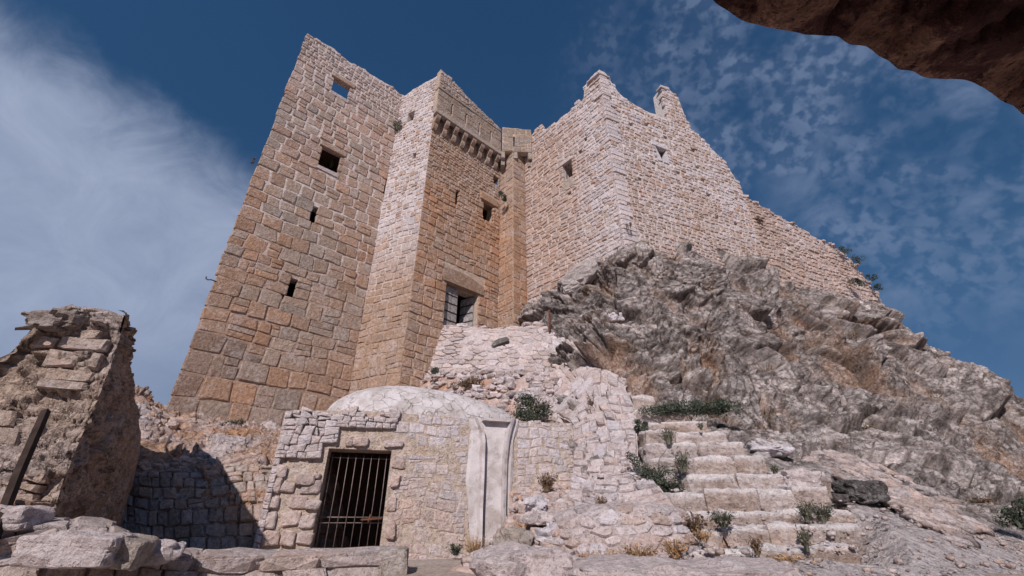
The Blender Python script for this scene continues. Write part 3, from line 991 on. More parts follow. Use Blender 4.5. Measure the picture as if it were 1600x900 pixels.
    gd = np.clip(np.minimum(g2 / .13, g3 / .20), 0, 1)[..., None]; T = T * (.36 + .64 * gd) * (np.array([1, .93, .88]) * (1 - gd) + gd)  # dirt in the block joints, darkened further as painted crevice shade
    # earth lodged in the joints
    dep = np.clip(-(d - .10)[..., None] * 1.8, 0, 1) * np.clip(.5 + 1.4 * gnoise(P, .9, 86)[..., None], 0, 1)
    T = T * (1 - .8 * dep) + np.array([.38, .215, .135]) * .8 * dep
    T = T * (1 + .15 * (la[..., None] - .5))
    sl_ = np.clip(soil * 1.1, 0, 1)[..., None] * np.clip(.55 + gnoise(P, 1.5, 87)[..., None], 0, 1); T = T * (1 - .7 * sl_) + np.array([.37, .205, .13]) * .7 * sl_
    o = np.zeros(P.shape[:2])
    for c, r in OR_C: o = np.maximum(o, np.exp(-(np.linalg.norm(P - c, axis=-1) / r) ** 2))
    o = np.clip(o * 1.5 + .5 * n2_[..., 0] - .45, 0, 1)[..., None]
    T = T * (1 - .6 * o) + np.array([.42, .25, .165]) * .6 * o
    cd_ = np.clip(coreD * 1.3, 0, 1)[..., None]; T = T * (1 - .8 * cd_) + np.array([.105, .072, .058]) * .8 * cd_  # dark crevice cores: painted shade the frontal sun does not cast
    # dusty path at the foot
    lo = np.clip((.44 - B) / .08, 0, 1)[..., None]
    mid = np.clip((.52 - B) / .08, 0, 1)[..., None] * .5
    pathc = np.array([.50, .435, .43]) * (1 + .15 * n3_ + .14 * n1_)
    k = np.clip(np.maximum(lo, mid) * 1.0 - am[..., None] * .35, 0, 1)
    T = T * (1 - k) + pathc * k
    return Q, np.clip(T, .02, .8)


CREV = [(pt(1105, 470, 15.6), pt(1180, 505, 16.0), .12, .35), (pt(1215, 560, 15.2), pt(1330, 655, 13.6), .12, .40), (pt(1480, 590, 18.6), pt(1595, 655, 17.4), .12, .35),
        (pt(1440, 620, 17.2), pt(1570, 680, 16.2), .12, .40), (pt(1010, 450, 14.9), pt(1075, 500, 14.6), .12, .35), (pt(1040, 560, 13.6), pt(1090, 640, 12.2), .12, .35), (pt(900, 500, 15.6), pt(960, 520, 14.6), .12, .4), (pt(1420, 530, 20.5), pt(1300, 505, 19.0), .30, .9),(pt(1195, 520, 16.3), pt(1262, 560, 15.5), .24, 1.1), (pt(1300, 530, 18.0), pt(1400, 630, 16.6), .46, 1.45), (pt(1400, 630, 16.6), pt(1560, 720, 15.2), .26, 1.1),
        (pt(1560, 720, 15.2), pt(1640, 800, 13), .38, .9), (pt(955, 415, 15.6), pt(1040, 412, 15.8), .16, .45), (pt(905, 470, 16.2), pt(955, 440, 15.8), .12, .3),
        (pt(1080, 600, 13.0), pt(1150, 670, 11.8), .16, .35), (pt(1150, 590, 13.6), pt(1210, 680, 11.9), .14, .35), (pt(1440, 560, 19.6), pt(1290, 490, 19.6), .25, .55),
        (pt(1250, 590, 14.8), pt(1330, 640, 14.2), .13, .35), (pt(960, 540, 14), pt(930, 590, 13.6), .18, .4)]
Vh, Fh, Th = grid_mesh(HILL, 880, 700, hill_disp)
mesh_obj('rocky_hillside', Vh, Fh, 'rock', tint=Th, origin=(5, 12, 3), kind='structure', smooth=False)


# ================================================================== great tower (left)
LEFT = Plane(-11.06, 14.1, .737, .676)
LU = 5.74
gt = empty('stone_tower', (-9, 15.6, 2.6), 'tall tan block tower on the left with a sky-lit window hole near its top', 'tower')
lh = [hole(LEFT, 519, 126, 546, 151), hole(LEFT, 500, 233, 531, 267), hole(LEFT, 486, 327, 493, 349), hole(LEFT, 450, 441, 461, 464), hole(LEFT, 601, 283, 607, 306)]
ltop = ragged(prof((0, 23.25), (1.2, 23.5), (2.2, 23.3), (4, 23.5), (5.8, 23.5)), .14, 11)
core(gt, LEFT, 0, LU + .3, 1.0, ltop, .5, lh, 'mortar_tower', inflate=.20)
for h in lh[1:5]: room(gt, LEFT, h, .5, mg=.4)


def lsize(u, v):
    return lerp(.66, .50, min(max((v - 3) / 12, 0), 1)) if v < 20.2 else lerp(.44, .24, min((v - 20.2) / 1.2, 1))


def lcol(p, R):
    z = p[2]
    c = blend((.9, TAN), (.5, TAN2), (max(0, nz(p, .35, 1)) * 1.6, GREYT), (max(0, nz(p, .5, 2)) * 1.2, ORANGE), (max(0, (z - 12) / 9) * .9 + max(0, (z - 19.5) / 2.5) * 1.4, PALE))
    if R.random() < .25: c = blend((1, c), (1.3, GREYT * 1.05))
    if z < 7 and p[0] < -9.6 and nz(p, .7, 3) > -.2: c = blend((1, c), (1.5, BROWN + .04))
    return jcol(c, R)


mas = Masonry(gt, 'stone')
mas.lay(LEFT, courses(-.07, LU, 1.2, 24.2, lsize, lh + [(lh[k][0] - .25, lh[k][1] + .3, lh[k][3], lh[k][3] + .31) for k in (0, 1)], top=ltop, warp=.035, jit=.045, asp=(.85, 1.7), seed=21, split=.13, rag=.06), lambda q: .014 + .022 * min(1, max(0, (q[1] - 10) / 8)), .042, lcol, dome=.6)
mas.build()
for (k_, e_) in ((0, .25), (1, .22)):
    h = lh[k_]; q_ = Bag(); q_.add(*surf_block(LEFT, h[0] - e_, h[1] + e_ * 1.3, h[3] - .01, h[3] + .30, -.2, .05, .02), TAN2 * 1.1); q_.obj('lintel', 'stone', gt, smooth=False)
    q_ = Bag(); q_.add(*surf_block(LEFT, h[0] - .1, h[1] + .16, h[2] - .20, h[2] + .01, -.2, .06, .02), PALE * .9); q_.obj('sill', 'stone', gt, smooth=False)
# flank and rear so that the tower stays solid from the side
FL = Plane(-11.06 - .02, 14.1 + .02, -.52, .854)
b = Bag()
pts = [(-11.02, 14.14), (-13.4, 18.9), (-8.0, 24.0), (-6.4, 18.9), (-6.9, 18.3), (-7.3, 18.55), (-8.2, 21.6), (-12.2, 18.6), (-10.6, 15.2)]
def prism(pts, z0, z1):
    n = len(pts); V = [(x, y, z0) for x, y in pts] + [(x, y, z1) for x, y in pts]
    Fc = [(i, (i + 1) % n, n + (i + 1) % n, n + i) for i in range(n)] + [tuple(range(n))[::-1], tuple(range(n, 2 * n))]
    return np.array(V, float), Fc
b.add(*prism([(-11.1, 14.25), (-13.4, 18.9), (-12.6, 19.3), (-10.45, 15.0)], 1.0, 20.5), TAN)
b.add(*prism([(-13.4, 18.9), (-8.2, 23.8), (-7.8, 23.0), (-12.6, 19.3)], 1.0, 20.3), TAN)
b.add(*prism([(-10.3, 15.1), (-6.9, 18.3), (-8.2, 22.6), (-12.5, 18.7)], 20.0, 20.25), TAN)
b.obj('rear_wall', 'mortar', gt, smooth=False)

# ================================================================== gate tower
T_ = np.array([-4.43, 16.73]); G_ = np.array([-.72, 20.14]); I_ = np.array([-6.83, 17.98]); P_ = np.array([.057, 19.29]); Q_ = np.array([.80, 19.97])
SPL = Plane(I_[0], I_[1], *(T_ - I_)); GATE = Plane(T_[0], T_[1], *(G_ - T_)); PI1 = Plane(G_[0], G_[1], *(P_ - G_)); PI2 = Plane(P_[0], P_[1], *(Q_ - P_))
ga = empty('gate_tower', (-3, 18.2, 3), 'gate tower with a corbelled parapet high above a half open doorway', 'tower')
sh = [hole(SPL, 637, 175, 647, 189), hole(SPL, 645, 239, 650, 248), hole(SPL, 630, 214, 633, 219)]
stop = ragged(prof((0, 23.2), (1.2, 23.45), (2.7, 23.6)), .1, 13)
core(ga, SPL, 0, 2.73, 1.5, stop, .8, sh, 'mortar_tower', name='flank_wall')
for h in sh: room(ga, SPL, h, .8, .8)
DOOR = (1.80, 3.72, 7.3, 10.12)
gh = [DOOR, hole(GATE, 755, 317, 770, 346), hole(GATE, 712, 301, 716, 318), hole(GATE, 771, 279, 779, 288)]
gtop = prof((0, 20.2), (5.1, 20.2))
core(ga, GATE, 0.0, 5.04, 1.5, gtop, .8, gh, 'mortar_tan', name='gate_wall', inflate=.18)
for h in gh[1:]: room(ga, GATE, h, .8, 1.0, mg=.35)
room(ga, GATE, (DOOR[0], DOOR[1], DOOR[2], DOOR[3]), .8, 4, .5)
core(ga, PI1, -.02, 1.15, 1.5, prof((0, 20.2), (2, 20.2)), .35, [], 'mortar_tan', name='pier_wall', n=4)
core(ga, PI2, 0, 1.02, 1.5, prof((0, 20.2), (2, 20.2)), .35, [], 'mortar_tan', name='pier_wall', n=4)


def ssize(u, v): return lerp(.46, .36, min(max((v - 4) / 8, 0), 1)) if v < 13 else lerp(.32, .22, min((v - 13) / 4, 1))
def scol(p, R):
    z = p[2]; k = min(max((z - 9.5) / 4, 0), 1)
    c = blend((1.2 * (1 - k), TAN), (.4 * (1 - k), GREYT), (k * 1.6, WHITE), (k * .35, TAN), (max(0, nz(p, .6, 4)) * .9, TAN2))
    if k > .5 and R.random() < .20: c = blend((1, TAN), (.6, PALE))
    return jcol(c, R, .1)
def gsize(u, v): return .40 if v < 13.0 else (.31 if v < 15.2 else .21)
def gcol(p, R):
    z = p[2]
    c = blend((1, TAN * 1.03), (.35, TAN2), (max(0, nz(p, .4, 6) + .25) * (2.2 if 9.5 < z < 15.5 else .5), ORANGE), (max(0, (z - 14.5) / 4) * .9, GREYT * 1.08), (max(0, nz(p, .8, 7)) * .8, GREYT))
    return jcol(c, R, .14)


mas = Masonry(ga, 'stone', limit=296)
mas.lay(SPL, courses(0.02, 2.73, 1.6, 24.4, ssize, sh, top=stop, warp=.05, jit=.06, asp=(.8, 1.5), seed=31, split=.12), .020, .035, scol, dome=.6)
ghs = gh + [(1.55, 4.05, 10.05, 10.95), (gh[1][0] - .35, gh[1][1] + .45, gh[1][3], gh[1][3] + .55)]
mas.lay(GATE, courses(0.0, 5.02, 1.6, 20.0, gsize, ghs, top=lambda u: 19.6, warp=.05, jit=.06, asp=(.95, 1.7), seed=33, split=.10), .016, .050, gcol, dome=.6)
mas.lay(PI1, courses(0.02, 1.15, 5.5, 19.9, lambda u, v: .40, [], warp=.02, jit=.03, asp=(1.0, 1.9), seed=35), .012, .030, gcol)
mas.lay(PI2, courses(0.0, 1.0, 5.5, 19.9, lambda u, v: .40, [], warp=.02, jit=.03, asp=(1.0, 1.9), seed=36), .012, .030, gcol)
mas.build()

# door lintel, door leaves
lin = Bag()
us = np.linspace(1.58, 4.02, 9); V = []
for u in us:
    tz = 10.62 + .22 * math.sin((u - 1.5) / 2.6 * math.pi) - .10 * (u - 2.8)
    for (v, w_) in ((10.10, -.25), (10.10, .085), (tz, .085), (tz, -.25)): V.append((u, v, w_))
Fc = []
for i in range(8):
    for k in range(4): Fc.append((4 * i + k, 4 * i + (k + 1) % 4, 4 * i + 4 + (k + 1) % 4, 4 * i + 4 + k))
Fc += [(3, 2, 1, 0), (32, 33, 34, 35)]
V = np.array(V); lin.add(GATE(V[:, 0], V[:, 1], V[:, 2]), Fc, np.array([.30, .20, .145]))
lin.obj('lintel', 'stone', ga, smooth=False)
wl = Bag(); h = gh[1]
wl.add(*surf_block(GATE, h[0] - .3, h[1] + .4, h[3] + .01, h[3] + .48, -.2, .07), TAN * .95)
wl.obj('lintel', 'stone', ga, smooth=False)


def leaf(u0, u1, w0, ang, z0=7.4, z1=10.05):
    """plated door leaf hinged at u0"""
    ca, sa = math.cos(ang), math.sin(ang)
    wd = abs(u1 - u0); sg = 1 if u1 > u0 else -1
    def mp(a, z, d):
        a = np.asarray(a, float); z = np.asarray(z, float); d = np.asarray(d, float)
        return GATE(u0 + sg * (a * ca) + d * sa * sg, z, w0 - a * sa + d * ca)
    class Sf:
        def __call__(s, u, v, w): return mp(u, v, w)
    sf = Sf()
    b = Bag(); b.add(*surf_block(sf, 0, wd, z0, z1, -.05, 0, 0), (1, 1, 1))
    d = b.obj('door_leaf', 'door_wood', ga, smooth=False)
    nb = 6
    for i in range(nb):
        za = z0 + (z1 - z0) * i / nb; zb = z0 + (z1 - z0) * (i + 1) / nb
        q = Bag(); q.add(*surf_block(sf, .02, wd * random.uniform(.45, .6), za + .03, zb - .03, -.01, .018, .004), (1, 1, 1))
        q.obj('plate', 'door_wood', d, smooth=False)
        q = Bag(); q.add(*surf_block(sf, wd * .62, wd - .02, za + .03, zb - .03, -.01, .022, .004), (1, 1, 1))
        q.obj('plate', 'door_wood', d, smooth=False)
        q = Bag(); q.add(*surf_block(sf, 0, wd, za - .025, za + .025, 0, .035, 0), (1, 1, 1))
        q.obj('iron_band', 'iron_dark', d, smooth=False)


leaf(1.86, 2.68, -.22, 0.05)
leaf(3.66, 2.85, -.30, 1.25)

# corbels and the parapet they carry
def corbel(surf, u, wd=.24):
    b = Bag()
    for (z0, z1, pr) in ((18.95, 19.38, .26), (19.38, 19.85, .50)):
        n = 5; V = []; Fc = []
        prof_ = [(-.05, z0)] + [(pr * (1 - .45 * (1 - math.sin(t)) ** 1.0) if True else 0, lerp(z0, z1 - .1, (i + .4) / n)) for i, t in enumerate(np.linspace(.1, math.pi / 2, n))] + [(pr, z1), (-.05, z1)]
        m = len(prof_)
        for du in (-wd / 2, wd / 2):
            for (w_, v) in prof_: V.append((u + du, v, w_))
        Fc = [(i, (i + 1) % m, m + (i + 1) % m, m + i) for i in range(m)] + [tuple(range(m))[::-1], tuple(range(m, 2 * m))]
        V = np.array(V); b.add(surf(V[:, 0], V[:, 1], V[:, 2]), Fc, jcol(blend((1, TAN), (1, GREYT)), random))
    b.obj('corbel', 'stone', ga, smooth=False)


for i in range(8): corbel(GATE, .12 + i * .625)
strip_core(ga, GATE, -.12, 4.72, 19.86, 20.16, .27, .56, GREYT * 1.1, 'sill_course', rnd=.012, seg=8)
q_ = Bag(); V = np.array([(-.1, 20.75, -.1), (4.7, 20.75, -.1), (4.7, 20.75, .2), (-.1, 20.75, .2)]); q_.add(GATE(V[:, 0], V[:, 1], V[:, 2]), [(0, 1, 2, 3)], BROWN * .6)
q_.obj('slot_shade_sheet', 'mortar', ga, smooth=False)  # added dark sheet, keeps the slots between the corbels dark
PAR = Plane(*(GATE(-.12, 0, .50)[:2]), .737, .676)
slits = [(u, u + .10, 20.45, 21.35) for u in (.95, 1.95, 2.95, 3.85)]
ptop = ragged(prof((-.2, 23.6), (.3, 23.4), (1.5, 23.0), (3, 22.5), (4.2, 22.2), (4.9, 22.1)), .08, 15)
core(ga, PAR, 0, 4.72, 20.165, ptop, .38, slits, 'mortar_tan', name='parapet')
pm = Masonry(ga, 'stone', name='parapet_stone', limit=120)
pcol = lambda p, R: jcol(blend((1, GREYT * .85), (.5, TAN * .8), (max(0, p[2] - 21.9) * 1.5, PALE)), R, .1)
for z0, z1, sz in ((20.2, 21.75, .38), ):
    pm.lay(PAR, courses(0.0, 4.7, z0, z1 + .2, lambda u, v: sz, slits, warp=.01, jit=.02, asp=(1.4, 2.6), seed=41, split=0), .008, .018, pcol)
strip_core(ga, PAR, -.03, 4.72, 21.83, 21.93, -.3, .06, GREYT * .9, 'string_course', rnd=.01, seg=8)
pm.lay(PAR, courses(0.0, 4.7, 21.95, 24, lambda u, v: .20, [], top=ptop, warp=.05, jit=.08, asp=(1.0, 2.0), seed=43), .02, .05, pcol)
# short return of the parapet over the pier
RET = Plane(-.75, 19.20, 1.0, .06)
rt = ragged(prof((0, 22.0), (1.8, 21.85)), .04, 17)
core(ga, RET, 0.15, 1.95, 19.95, rt, .38, [(.82, .93, 20.3, 21.2)], 'mortar_tan', name='parapet', n=8)
pm.lay(RET, courses(0.16, 1.94, 19.98, 22.0, lambda u, v: .40, [(.82, .93, 20.3, 21.2)], top=rt, warp=.01, jit=.02, asp=(1.2, 2.2), seed=45, split=0), .008, .016, pcol)
pm.build()
for u, wv in ((.98, .0), (1.85, .0), (.22, 0)):
    b = Bag()
    for (z0, z1, pr) in ((19.0, 19.4, -.22), (19.4, 19.94, -.02)):
        b.add(*surf_block(RET, u - .12, u + .12, z0, z1, -.75, pr, .01), jcol(GREYT, random))
    b.obj('corbel', 'stone', ga, smooth=False)
# rear of the gate tower and its roof
b = Bag()
b.add(*prism([(-6.2, 18.6), (-4.2, 17.7), (-1.0, 20.7), (-3.2, 23.5), (-6.6, 22)], 19.3, 19.6), TAN)
b.add(*prism([(-6.7, 18.2), (-6.1, 18.4), (-6.6, 24.5), (-7.4, 24.0)], 1.5, 21.5), TAN)
b.add(*prism([(-6.6, 24.0), (1.0, 25.4), (1.0, 26.2), (-6.8, 24.9)], 1.5, 20.5), TAN)
b.obj('rear_wall', 'mortar', ga, smooth=False)

# ================================================================== corner tower (right) and curtain wall
R_ = np.array([4.89, 15.51])
RL = Plane(Q_[0], Q_[1], *(R_ - Q_)); RR = Plane(R_[0], R_[1], .911, .413)
ct = empty('corner_tower', (5, 17, 9), 'pale rubble corner tower on the crag with two broken merlons on top', 'tower')
LLU = float(np.linalg.norm(R_ - Q_))
ltop2 = ragged(prof((0, 21.6), (1.5, 21.75), (1.8, 21.1), (2.6, 21.0), (4.1, 21.0), (4.3, 21.5), (4.5, 21.0), (4.85, 21.05), (4.9, 22.0), (5.5, 22.3), (6.2, 22.35)), .10, 51, 2.2)
rtop = ragged(prof((0, 22.35), (.5, 22.2), (.75, 21.6), (1.1, 21.1), (1.7, 20.7), (2.5, 20.45), (4.55, 20.5), (4.6, 23.0), (4.8, 23.75), (5.3, 23.6), (5.75, 23.3), (6.0, 22.7), (6.1, 21.4), (6.3, 20.4), (6.8, 20.25), (7.3, 19.9), (7.7, 19.5), (8.4, 18.8), (8.9, 17.9), (9.25, 16.8), (9.6, 16.4)), .10, 53, 2.2)
rlh = [hole(RL, 880, 253, 894, 281), hole(RL, 888, 300, 892, 304), hole(RL, 913, 215, 917, 220), hole(RL, 905, 235, 909, 240)]
tri = hole(RR, 1026, 232, 1042, 252)
a0, b0, c0, d0 = tri; dz = (d0 - c0) / 4; mw = (b0 - a0) / 2; mm = (a0 + b0) / 2
rrh = [(mm - mw * k, mm + mw * k, c0 + dz * i, c0 + dz * (i + 1)) for i, k in enumerate((.35, .6, .82, 1.0))]
Rr = random.Random(5)
put = [(999, 165), (1010, 195), (1083, 235), (1022, 255), (1000, 280), (1083, 298), (1107, 305), (1060, 270), (1090, 262), (986, 195), (1120, 340), (1040, 215), (1098, 283), (1150, 350)]
for (x, y) in put: rrh.append(hole(RR, x - 3, y - 2.5, x + 3, y + 2.5))
core(ct, RL, 0.0, LLU, 7, ltop2, .8, rlh, 'mortar_pale', name='left_wall', inflate=.03)
triw = (a0 - .12, b0 + .12, c0 - .1, d0 + .1)
core(ct, RR, 0.0, 9.25, 7, rtop, .8, [triw] + rrh[4:], 'mortar_pale', name='right_wall', n=60)
for sg in (-1, 1):
    xe = mm + sg * mw * 1.02
    V = [(xe, c0 - .02), (mm + sg * .04, c0 - .02), (xe, d0 - .06)]
    V = np.array([(u, v, w_) for w_ in (-.25, .03) for (u, v) in V]); q_ = Bag(); q_.add(RR(V[:, 0], V[:, 1], V[:, 2]), [(0, 1, 2), (3, 5, 4), (0, 3, 4, 1), (1, 4, 5, 2), (2, 5, 3, 0)], WHITE * .95); q_.obj('window_jamb', 'stone', ct, smooth=False)
q_ = Bag(); q_.add(*surf_block(RR, a0 - .25, b0 + .2, d0 - .01, d0 + .30, -.2, .05, .02), WHITE); q_.obj('lintel', 'stone', ct, smooth=False)
q_ = Bag(); hb = rlh[0]; q_.add(*surf_block(RL, hb[0] - .2, hb[1] + .15, hb[3] - .01, hb[3] + .22, -.2, .06, .015), PALE); q_.obj('lintel', 'stone', ct, smooth=False)
for h in rlh: room(ct, RL, h, .8, .8, mg=.3)
room(ct, RR, tri, .8, .8, mg=.3)
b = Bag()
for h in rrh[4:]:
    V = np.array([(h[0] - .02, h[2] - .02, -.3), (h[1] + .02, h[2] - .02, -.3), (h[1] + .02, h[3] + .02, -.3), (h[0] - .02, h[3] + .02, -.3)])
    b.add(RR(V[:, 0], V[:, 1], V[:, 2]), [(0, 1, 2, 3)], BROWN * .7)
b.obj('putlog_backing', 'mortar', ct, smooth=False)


def rlcol(p, R):
    near = max(0, 1 - abs(p[0] - 1.8) / 2.2)
    c = blend((1.1, PALE), (.7, WHITE), (near * 4.5 * (1 if 10 < p[2] < 20 else .3), TAN * 1.12), (max(0, nz(p, .7, 12)) * 1.5, TAN))
    if R.random() < .16: c = blend((1, TAN * 1.1), (.5, PALE))
    return jcol(c, R, .12)
def rrcol(p, R):
    low = max(0, 1 - (p[2] - 10) / 5)
    c = blend((1.0, PALE), (.55, WHITE), (low * 1.6 + max(0, nz(p, .45, 13)) * 1.5, TAN * 1.05))
    if R.random() < .25: c = blend((1, TAN * 1.05), (.5, PALE))
    return jcol(c, R, .13)


mas = Masonry(ct, 'stone', limit=296)
mas.lay(RL, courses(0.0, LLU + .02, 7.2, 23, lambda u, v: (.36 if u < 3.0 and 10 < v < 19.5 else .24), rlh, top=ltop2, warp=.07, jit=.07, asp=(1.0, 1.9), seed=61, split=.12), .020, .045, rlcol, dome=.6)
mas.lay(RR, courses(0.0, 9.25, 7.2, 24, lambda u, v: .24 if v > 12.5 else .21, [tri] + rrh[4:], top=rtop, warp=.08, jit=.09, asp=(.9, 1.8), seed=63, split=.14), .024, .045, rrcol, dome=.6)
# corner quoins
Rr = random.Random(8)
z = 8.0
while z < 22.1:
    hq = Rr.uniform(.22, .34); lw = Rr.uniform(.35, .8)
    if Rr.random() < .8:
        P, Fc = surf_block(RR, -.07, lw, z + .012, z + hq - .012, -.3, .06 + Rr.uniform(0, .03), .012, Rr)
        mas.add(P, Fc, jcol(blend((1, PALE), (.6, WHITE)), Rr))
    z += hq
mas.build()
# projecting slabs at the merlon and a blocked sill under the barred window
b = Bag(); hb = rlh[0]
b.add(*surf_block(RL, hb[0] - .15, hb[1] + .1, hb[2] - .62, hb[2] - .02, -.1, .05, .01), GREYT * 1.1)
b.obj('sill_slab', 'stone', ct, smooth=False)
for i in range(3):
    u = lerp(hb[0], hb[1], (i + .5) / 3)
    V, Fc = tube([RL(u, hb[2], -.15), RL(u, hb[3], -.15)], .018)
    b = Bag(); b.add(V, Fc); b.obj('window_bar', 'iron_dark', ct)
for (sf, u0, u1, z0, w1) in ((RL, 5.2, 6.12, 21.9, .16), (RL, 5.4, 6.1, 21.55, .10), (RR, -.1, .6, 21.85, .12), (RR, -.1, .5, 20.2, .12), (RL, 5.5, 6.1, 20.2, .12), (RR, 4.5, 5.0, 23.3, .10), (RR, 4.5, 5.3, 22.5, .06), (RR, -.1, .8, 19.5, .1)):
    b = Bag(); b.add(*surf_block(sf, u0, u1, z0, z0 + .10, -.3, w1, .015), jcol(PALE, random))
    b.obj('ledge_slab', 'stone', ct, smooth=False)
# merlon bodies get depth from the wall core; rear walls keep the tower solid
b = Bag()
b.add(*prism([(13.0, 19.4), (12.3, 19.3), (8.6, 26.5), (9.4, 27)], 6, 16), PALE * .8)
b.add(*prism([(1.4, 20.3), (.6, 20.6), (1.0, 26.0), (9.0, 27), (9.0, 26.2), (1.8, 25.2)], 6, 19), PALE * .8)
b.add(*prism([(1.6, 20.3), (5.1, 16.4), (12.2, 19.6), (8.8, 26), (1.8, 25)], 15.6, 15.9), PALE * .8)
b.obj('rear_wall', 'mortar', ct, smooth=False)

cw = empty('curtain_wall', (18, 21, 9), 'long curtain wall falling away to the right of the corner tower with bushes at its end', 'wall')
wtop = ragged(prof((9.2, 16.6), (9.8, 16.2), (11.5, 15.9), (14, 15.4), (16.3, 14.9), (17.6, 14.3), (18.3, 13.5), (18.9, 12.3), (19.3, 11.2), (20, 10.8)), .09, 71, 2.5)
core(cw, RR, 9.26, 19.6, 6, wtop, 1.0, [], 'mortar_tan', n=60)
def cwcol(p, R):
    c = blend((1.0, PALE), (.6, TAN * 1.1), (max(0, nz(p, .5, 15)) * 1.6, TAN), (max(0, nz(p, .4, 16)) * 1.6, WHITE), (max(0, 1 - (p[0] - 13) / 3) * 1.2, TAN2))
    return jcol(c, R, .16)
mas = Masonry(cw, 'stone', limit=290)
mas.lay(RR, courses(9.27, 19.6, 6.2, 17.5, lambda u, v: .23, [], top=wtop, warp=.09, jit=.10, asp=(1.2, 2.6), seed=73, split=.1), .028, .075, cwcol, dome=.7)
# loose broken stones along its top
Rr = random.Random(12)
for i in range(150):
    u = Rr.uniform(9.3, 18.6); P, Fc = rblock(RR(u, wtop(u) + Rr.uniform(-.1, .07), -Rr.uniform(-.05, .8)), (Rr.uniform(.2, .45), Rr.uniform(.2, .35), Rr.uniform(.08, .18)), Rr.uniform(0, 3), 3, 4, .10, i)
    mas.add(P, Fc, jcol(blend((1, PALE), (.5, TAN2)), Rr, .2))
mas.build()

def nrm3(a): return a / np.maximum(np.linalg.norm(a, axis=-1), 1e-6)[..., None]

# ================================================================== rubble bank and walls below the gate
def vadd(mas, patch, size, joint, proud, color, seed, asp=1.4, jit=.38, mg=.01, off=0.0, keep=None, back=.12, dome=.6, scale_v=1.0):
    cells = vor_cells(mg, patch.lu - mg, mg, patch.lv - mg, size, jit, asp, seed)
    if keep is not None:
        cells = [c for c in cells if keep(c[:, 0].mean() / patch.lu, c[:, 1].mean() / patch.lv)]
    mas.lay(patch, cells, joint, proud, color, back=back, dome=dome, seed=seed, off=off)


def bumpy(amp, sc, tint, var=.15, seed=1, extra=None):
    def f(P, N, A, B):
        e = np.clip(np.minimum(np.minimum(A, 1 - A), np.minimum(B, 1 - B)) / .04, 0.25, 1)
        D = amp * e * (fbm(P, sc, 5, seed))
        Q = P + N * D[..., None]
        T = np.array(tint) * (1 + var * fbm(P, sc * 1.3, 3, seed + 9))[..., None]
        if extra is not None: T = extra(P, A, B, T)
        return Q, np.clip(T, .02, .8)
    return f


def patch_obj(name, patch, na, nb, disp, mat, parent=None, **kw):
    V, Fc, T = grid_mesh(patch, na, nb, disp)
    return mesh_obj(name, V, Fc, mat, parent, tint=T, **kw)


# bank of white rubble in front of the gate
RB = Patch([
    [(600, 520, 19.4), (700, 522, 19.2), (780, 522, 18.6), (850, 520, 18.0), (905, 525, 17.2), (950, 555, 15.6), (1000, 585, 14.2)],
    [(640, 518, 18.9), (700, 512, 17.9), (775, 516, 17.4), (845, 511, 16.6), (890, 530, 15.8), (932, 572, 13.8), (962, 596, 12.8)],
    [(645, 545, 18.6), (705, 545, 17.3), (775, 545, 16.2), (840, 548, 15.4), (882, 560, 14.7), (915, 592, 13.2), (945, 610, 12.3)],
    [(645, 585, 18.2), (705, 582, 16.6), (770, 585, 15.4), (830, 588, 14.5), (870, 600, 13.9), (900, 618, 12.9), (930, 628, 12.0)],
    [(640, 625, 17.4), (705, 625, 15.5), (765, 630, 14.3), (820, 635, 13.6), (860, 645, 13.0), (890, 650, 12.5), (915, 655, 12.0)],
    [(640, 680, 15.6), (705, 690, 14.2), (765, 690, 13.4), (820, 690, 12.9), (860, 690, 12.5), (885, 690, 12.2), (908, 690, 11.9)],
])
rb = empty('rubble_bank', (0, 14.5, 2.5), 'bank of loose white rubble masonry between the gate door and the domed roof', 'wall')


def rb_ext(P, A, B, T):
    k = np.clip((.52 - B) / .22, 0, 1) * np.clip(.8 + .9 * gnoise(P, 1.2, 5), 0, 1)
    k = (k * .85)[..., None]
    return T * (1 - k) + ORANGE * .92 * k


patch_obj('wall', RB, 130, 110, bumpy(.10, 1.7, PALE * .98, .18, 3, rb_ext), 'rubble', rb)
mas = Masonry(rb, 'rubble', limit=296)
def rbcol(p, R): return jcol(blend((1.3, PALE), (.35, WHITE), (R.random() ** 2 * 1.8, TAN2)), R, .18)
vadd(mas, RB, .24, .016, .040, rbcol, 5, 1.8, .46, keep=lambda a, b: b > .36 and b < .83 and a < .63, dome=.8)
vadd(mas, RB, .36, .02, .06, rbcol, 6, 1.3, .45, keep=lambda a, b: b > .15 and b < .83 and a >= .63, dome=.8)
Rr = random.Random(3)
for i in range(170):
    a, b_ = Rr.uniform(.04, .66), Rr.uniform(.12, .42)
    s_ = Rr.uniform(.14, .36)
    p = RB.pos(np.array(a), np.array(b_)) + RB.nor(np.array(a), np.array(b_)) * .05
    P, Fc = rblock(p, (s_ * 1.3, s_, s_ * Rr.uniform(.5, .8)), Rr.uniform(0, 3), 3, 4, .12, i)
    mas.add(P, Fc, rbcol(p, Rr))
P, Fc = rblock(pt(782, 535, 16.2), (.75, .3, .2), -.1, 3, 6, .05, 4, (0, -.35)); mas.add(P, Fc, np.array([.15, .14, .13]))
for i in range(46):
    a = Rr.uniform(.06, .60); s_ = Rr.uniform(.16, .38)
    p = RB.pos(np.array(a), np.array(.83)) + np.array([0, Rr.uniform(-.05, .35), Rr.uniform(-.03, .10)])
    P, Fc = rblock(p, (s_ * 1.5, s_, s_ * Rr.uniform(.4, .7)), Rr.uniform(-.5, .5), 3, 5, .10, i + 300)
    mas.add(P, Fc, rbcol(p, Rr))
mas.build()

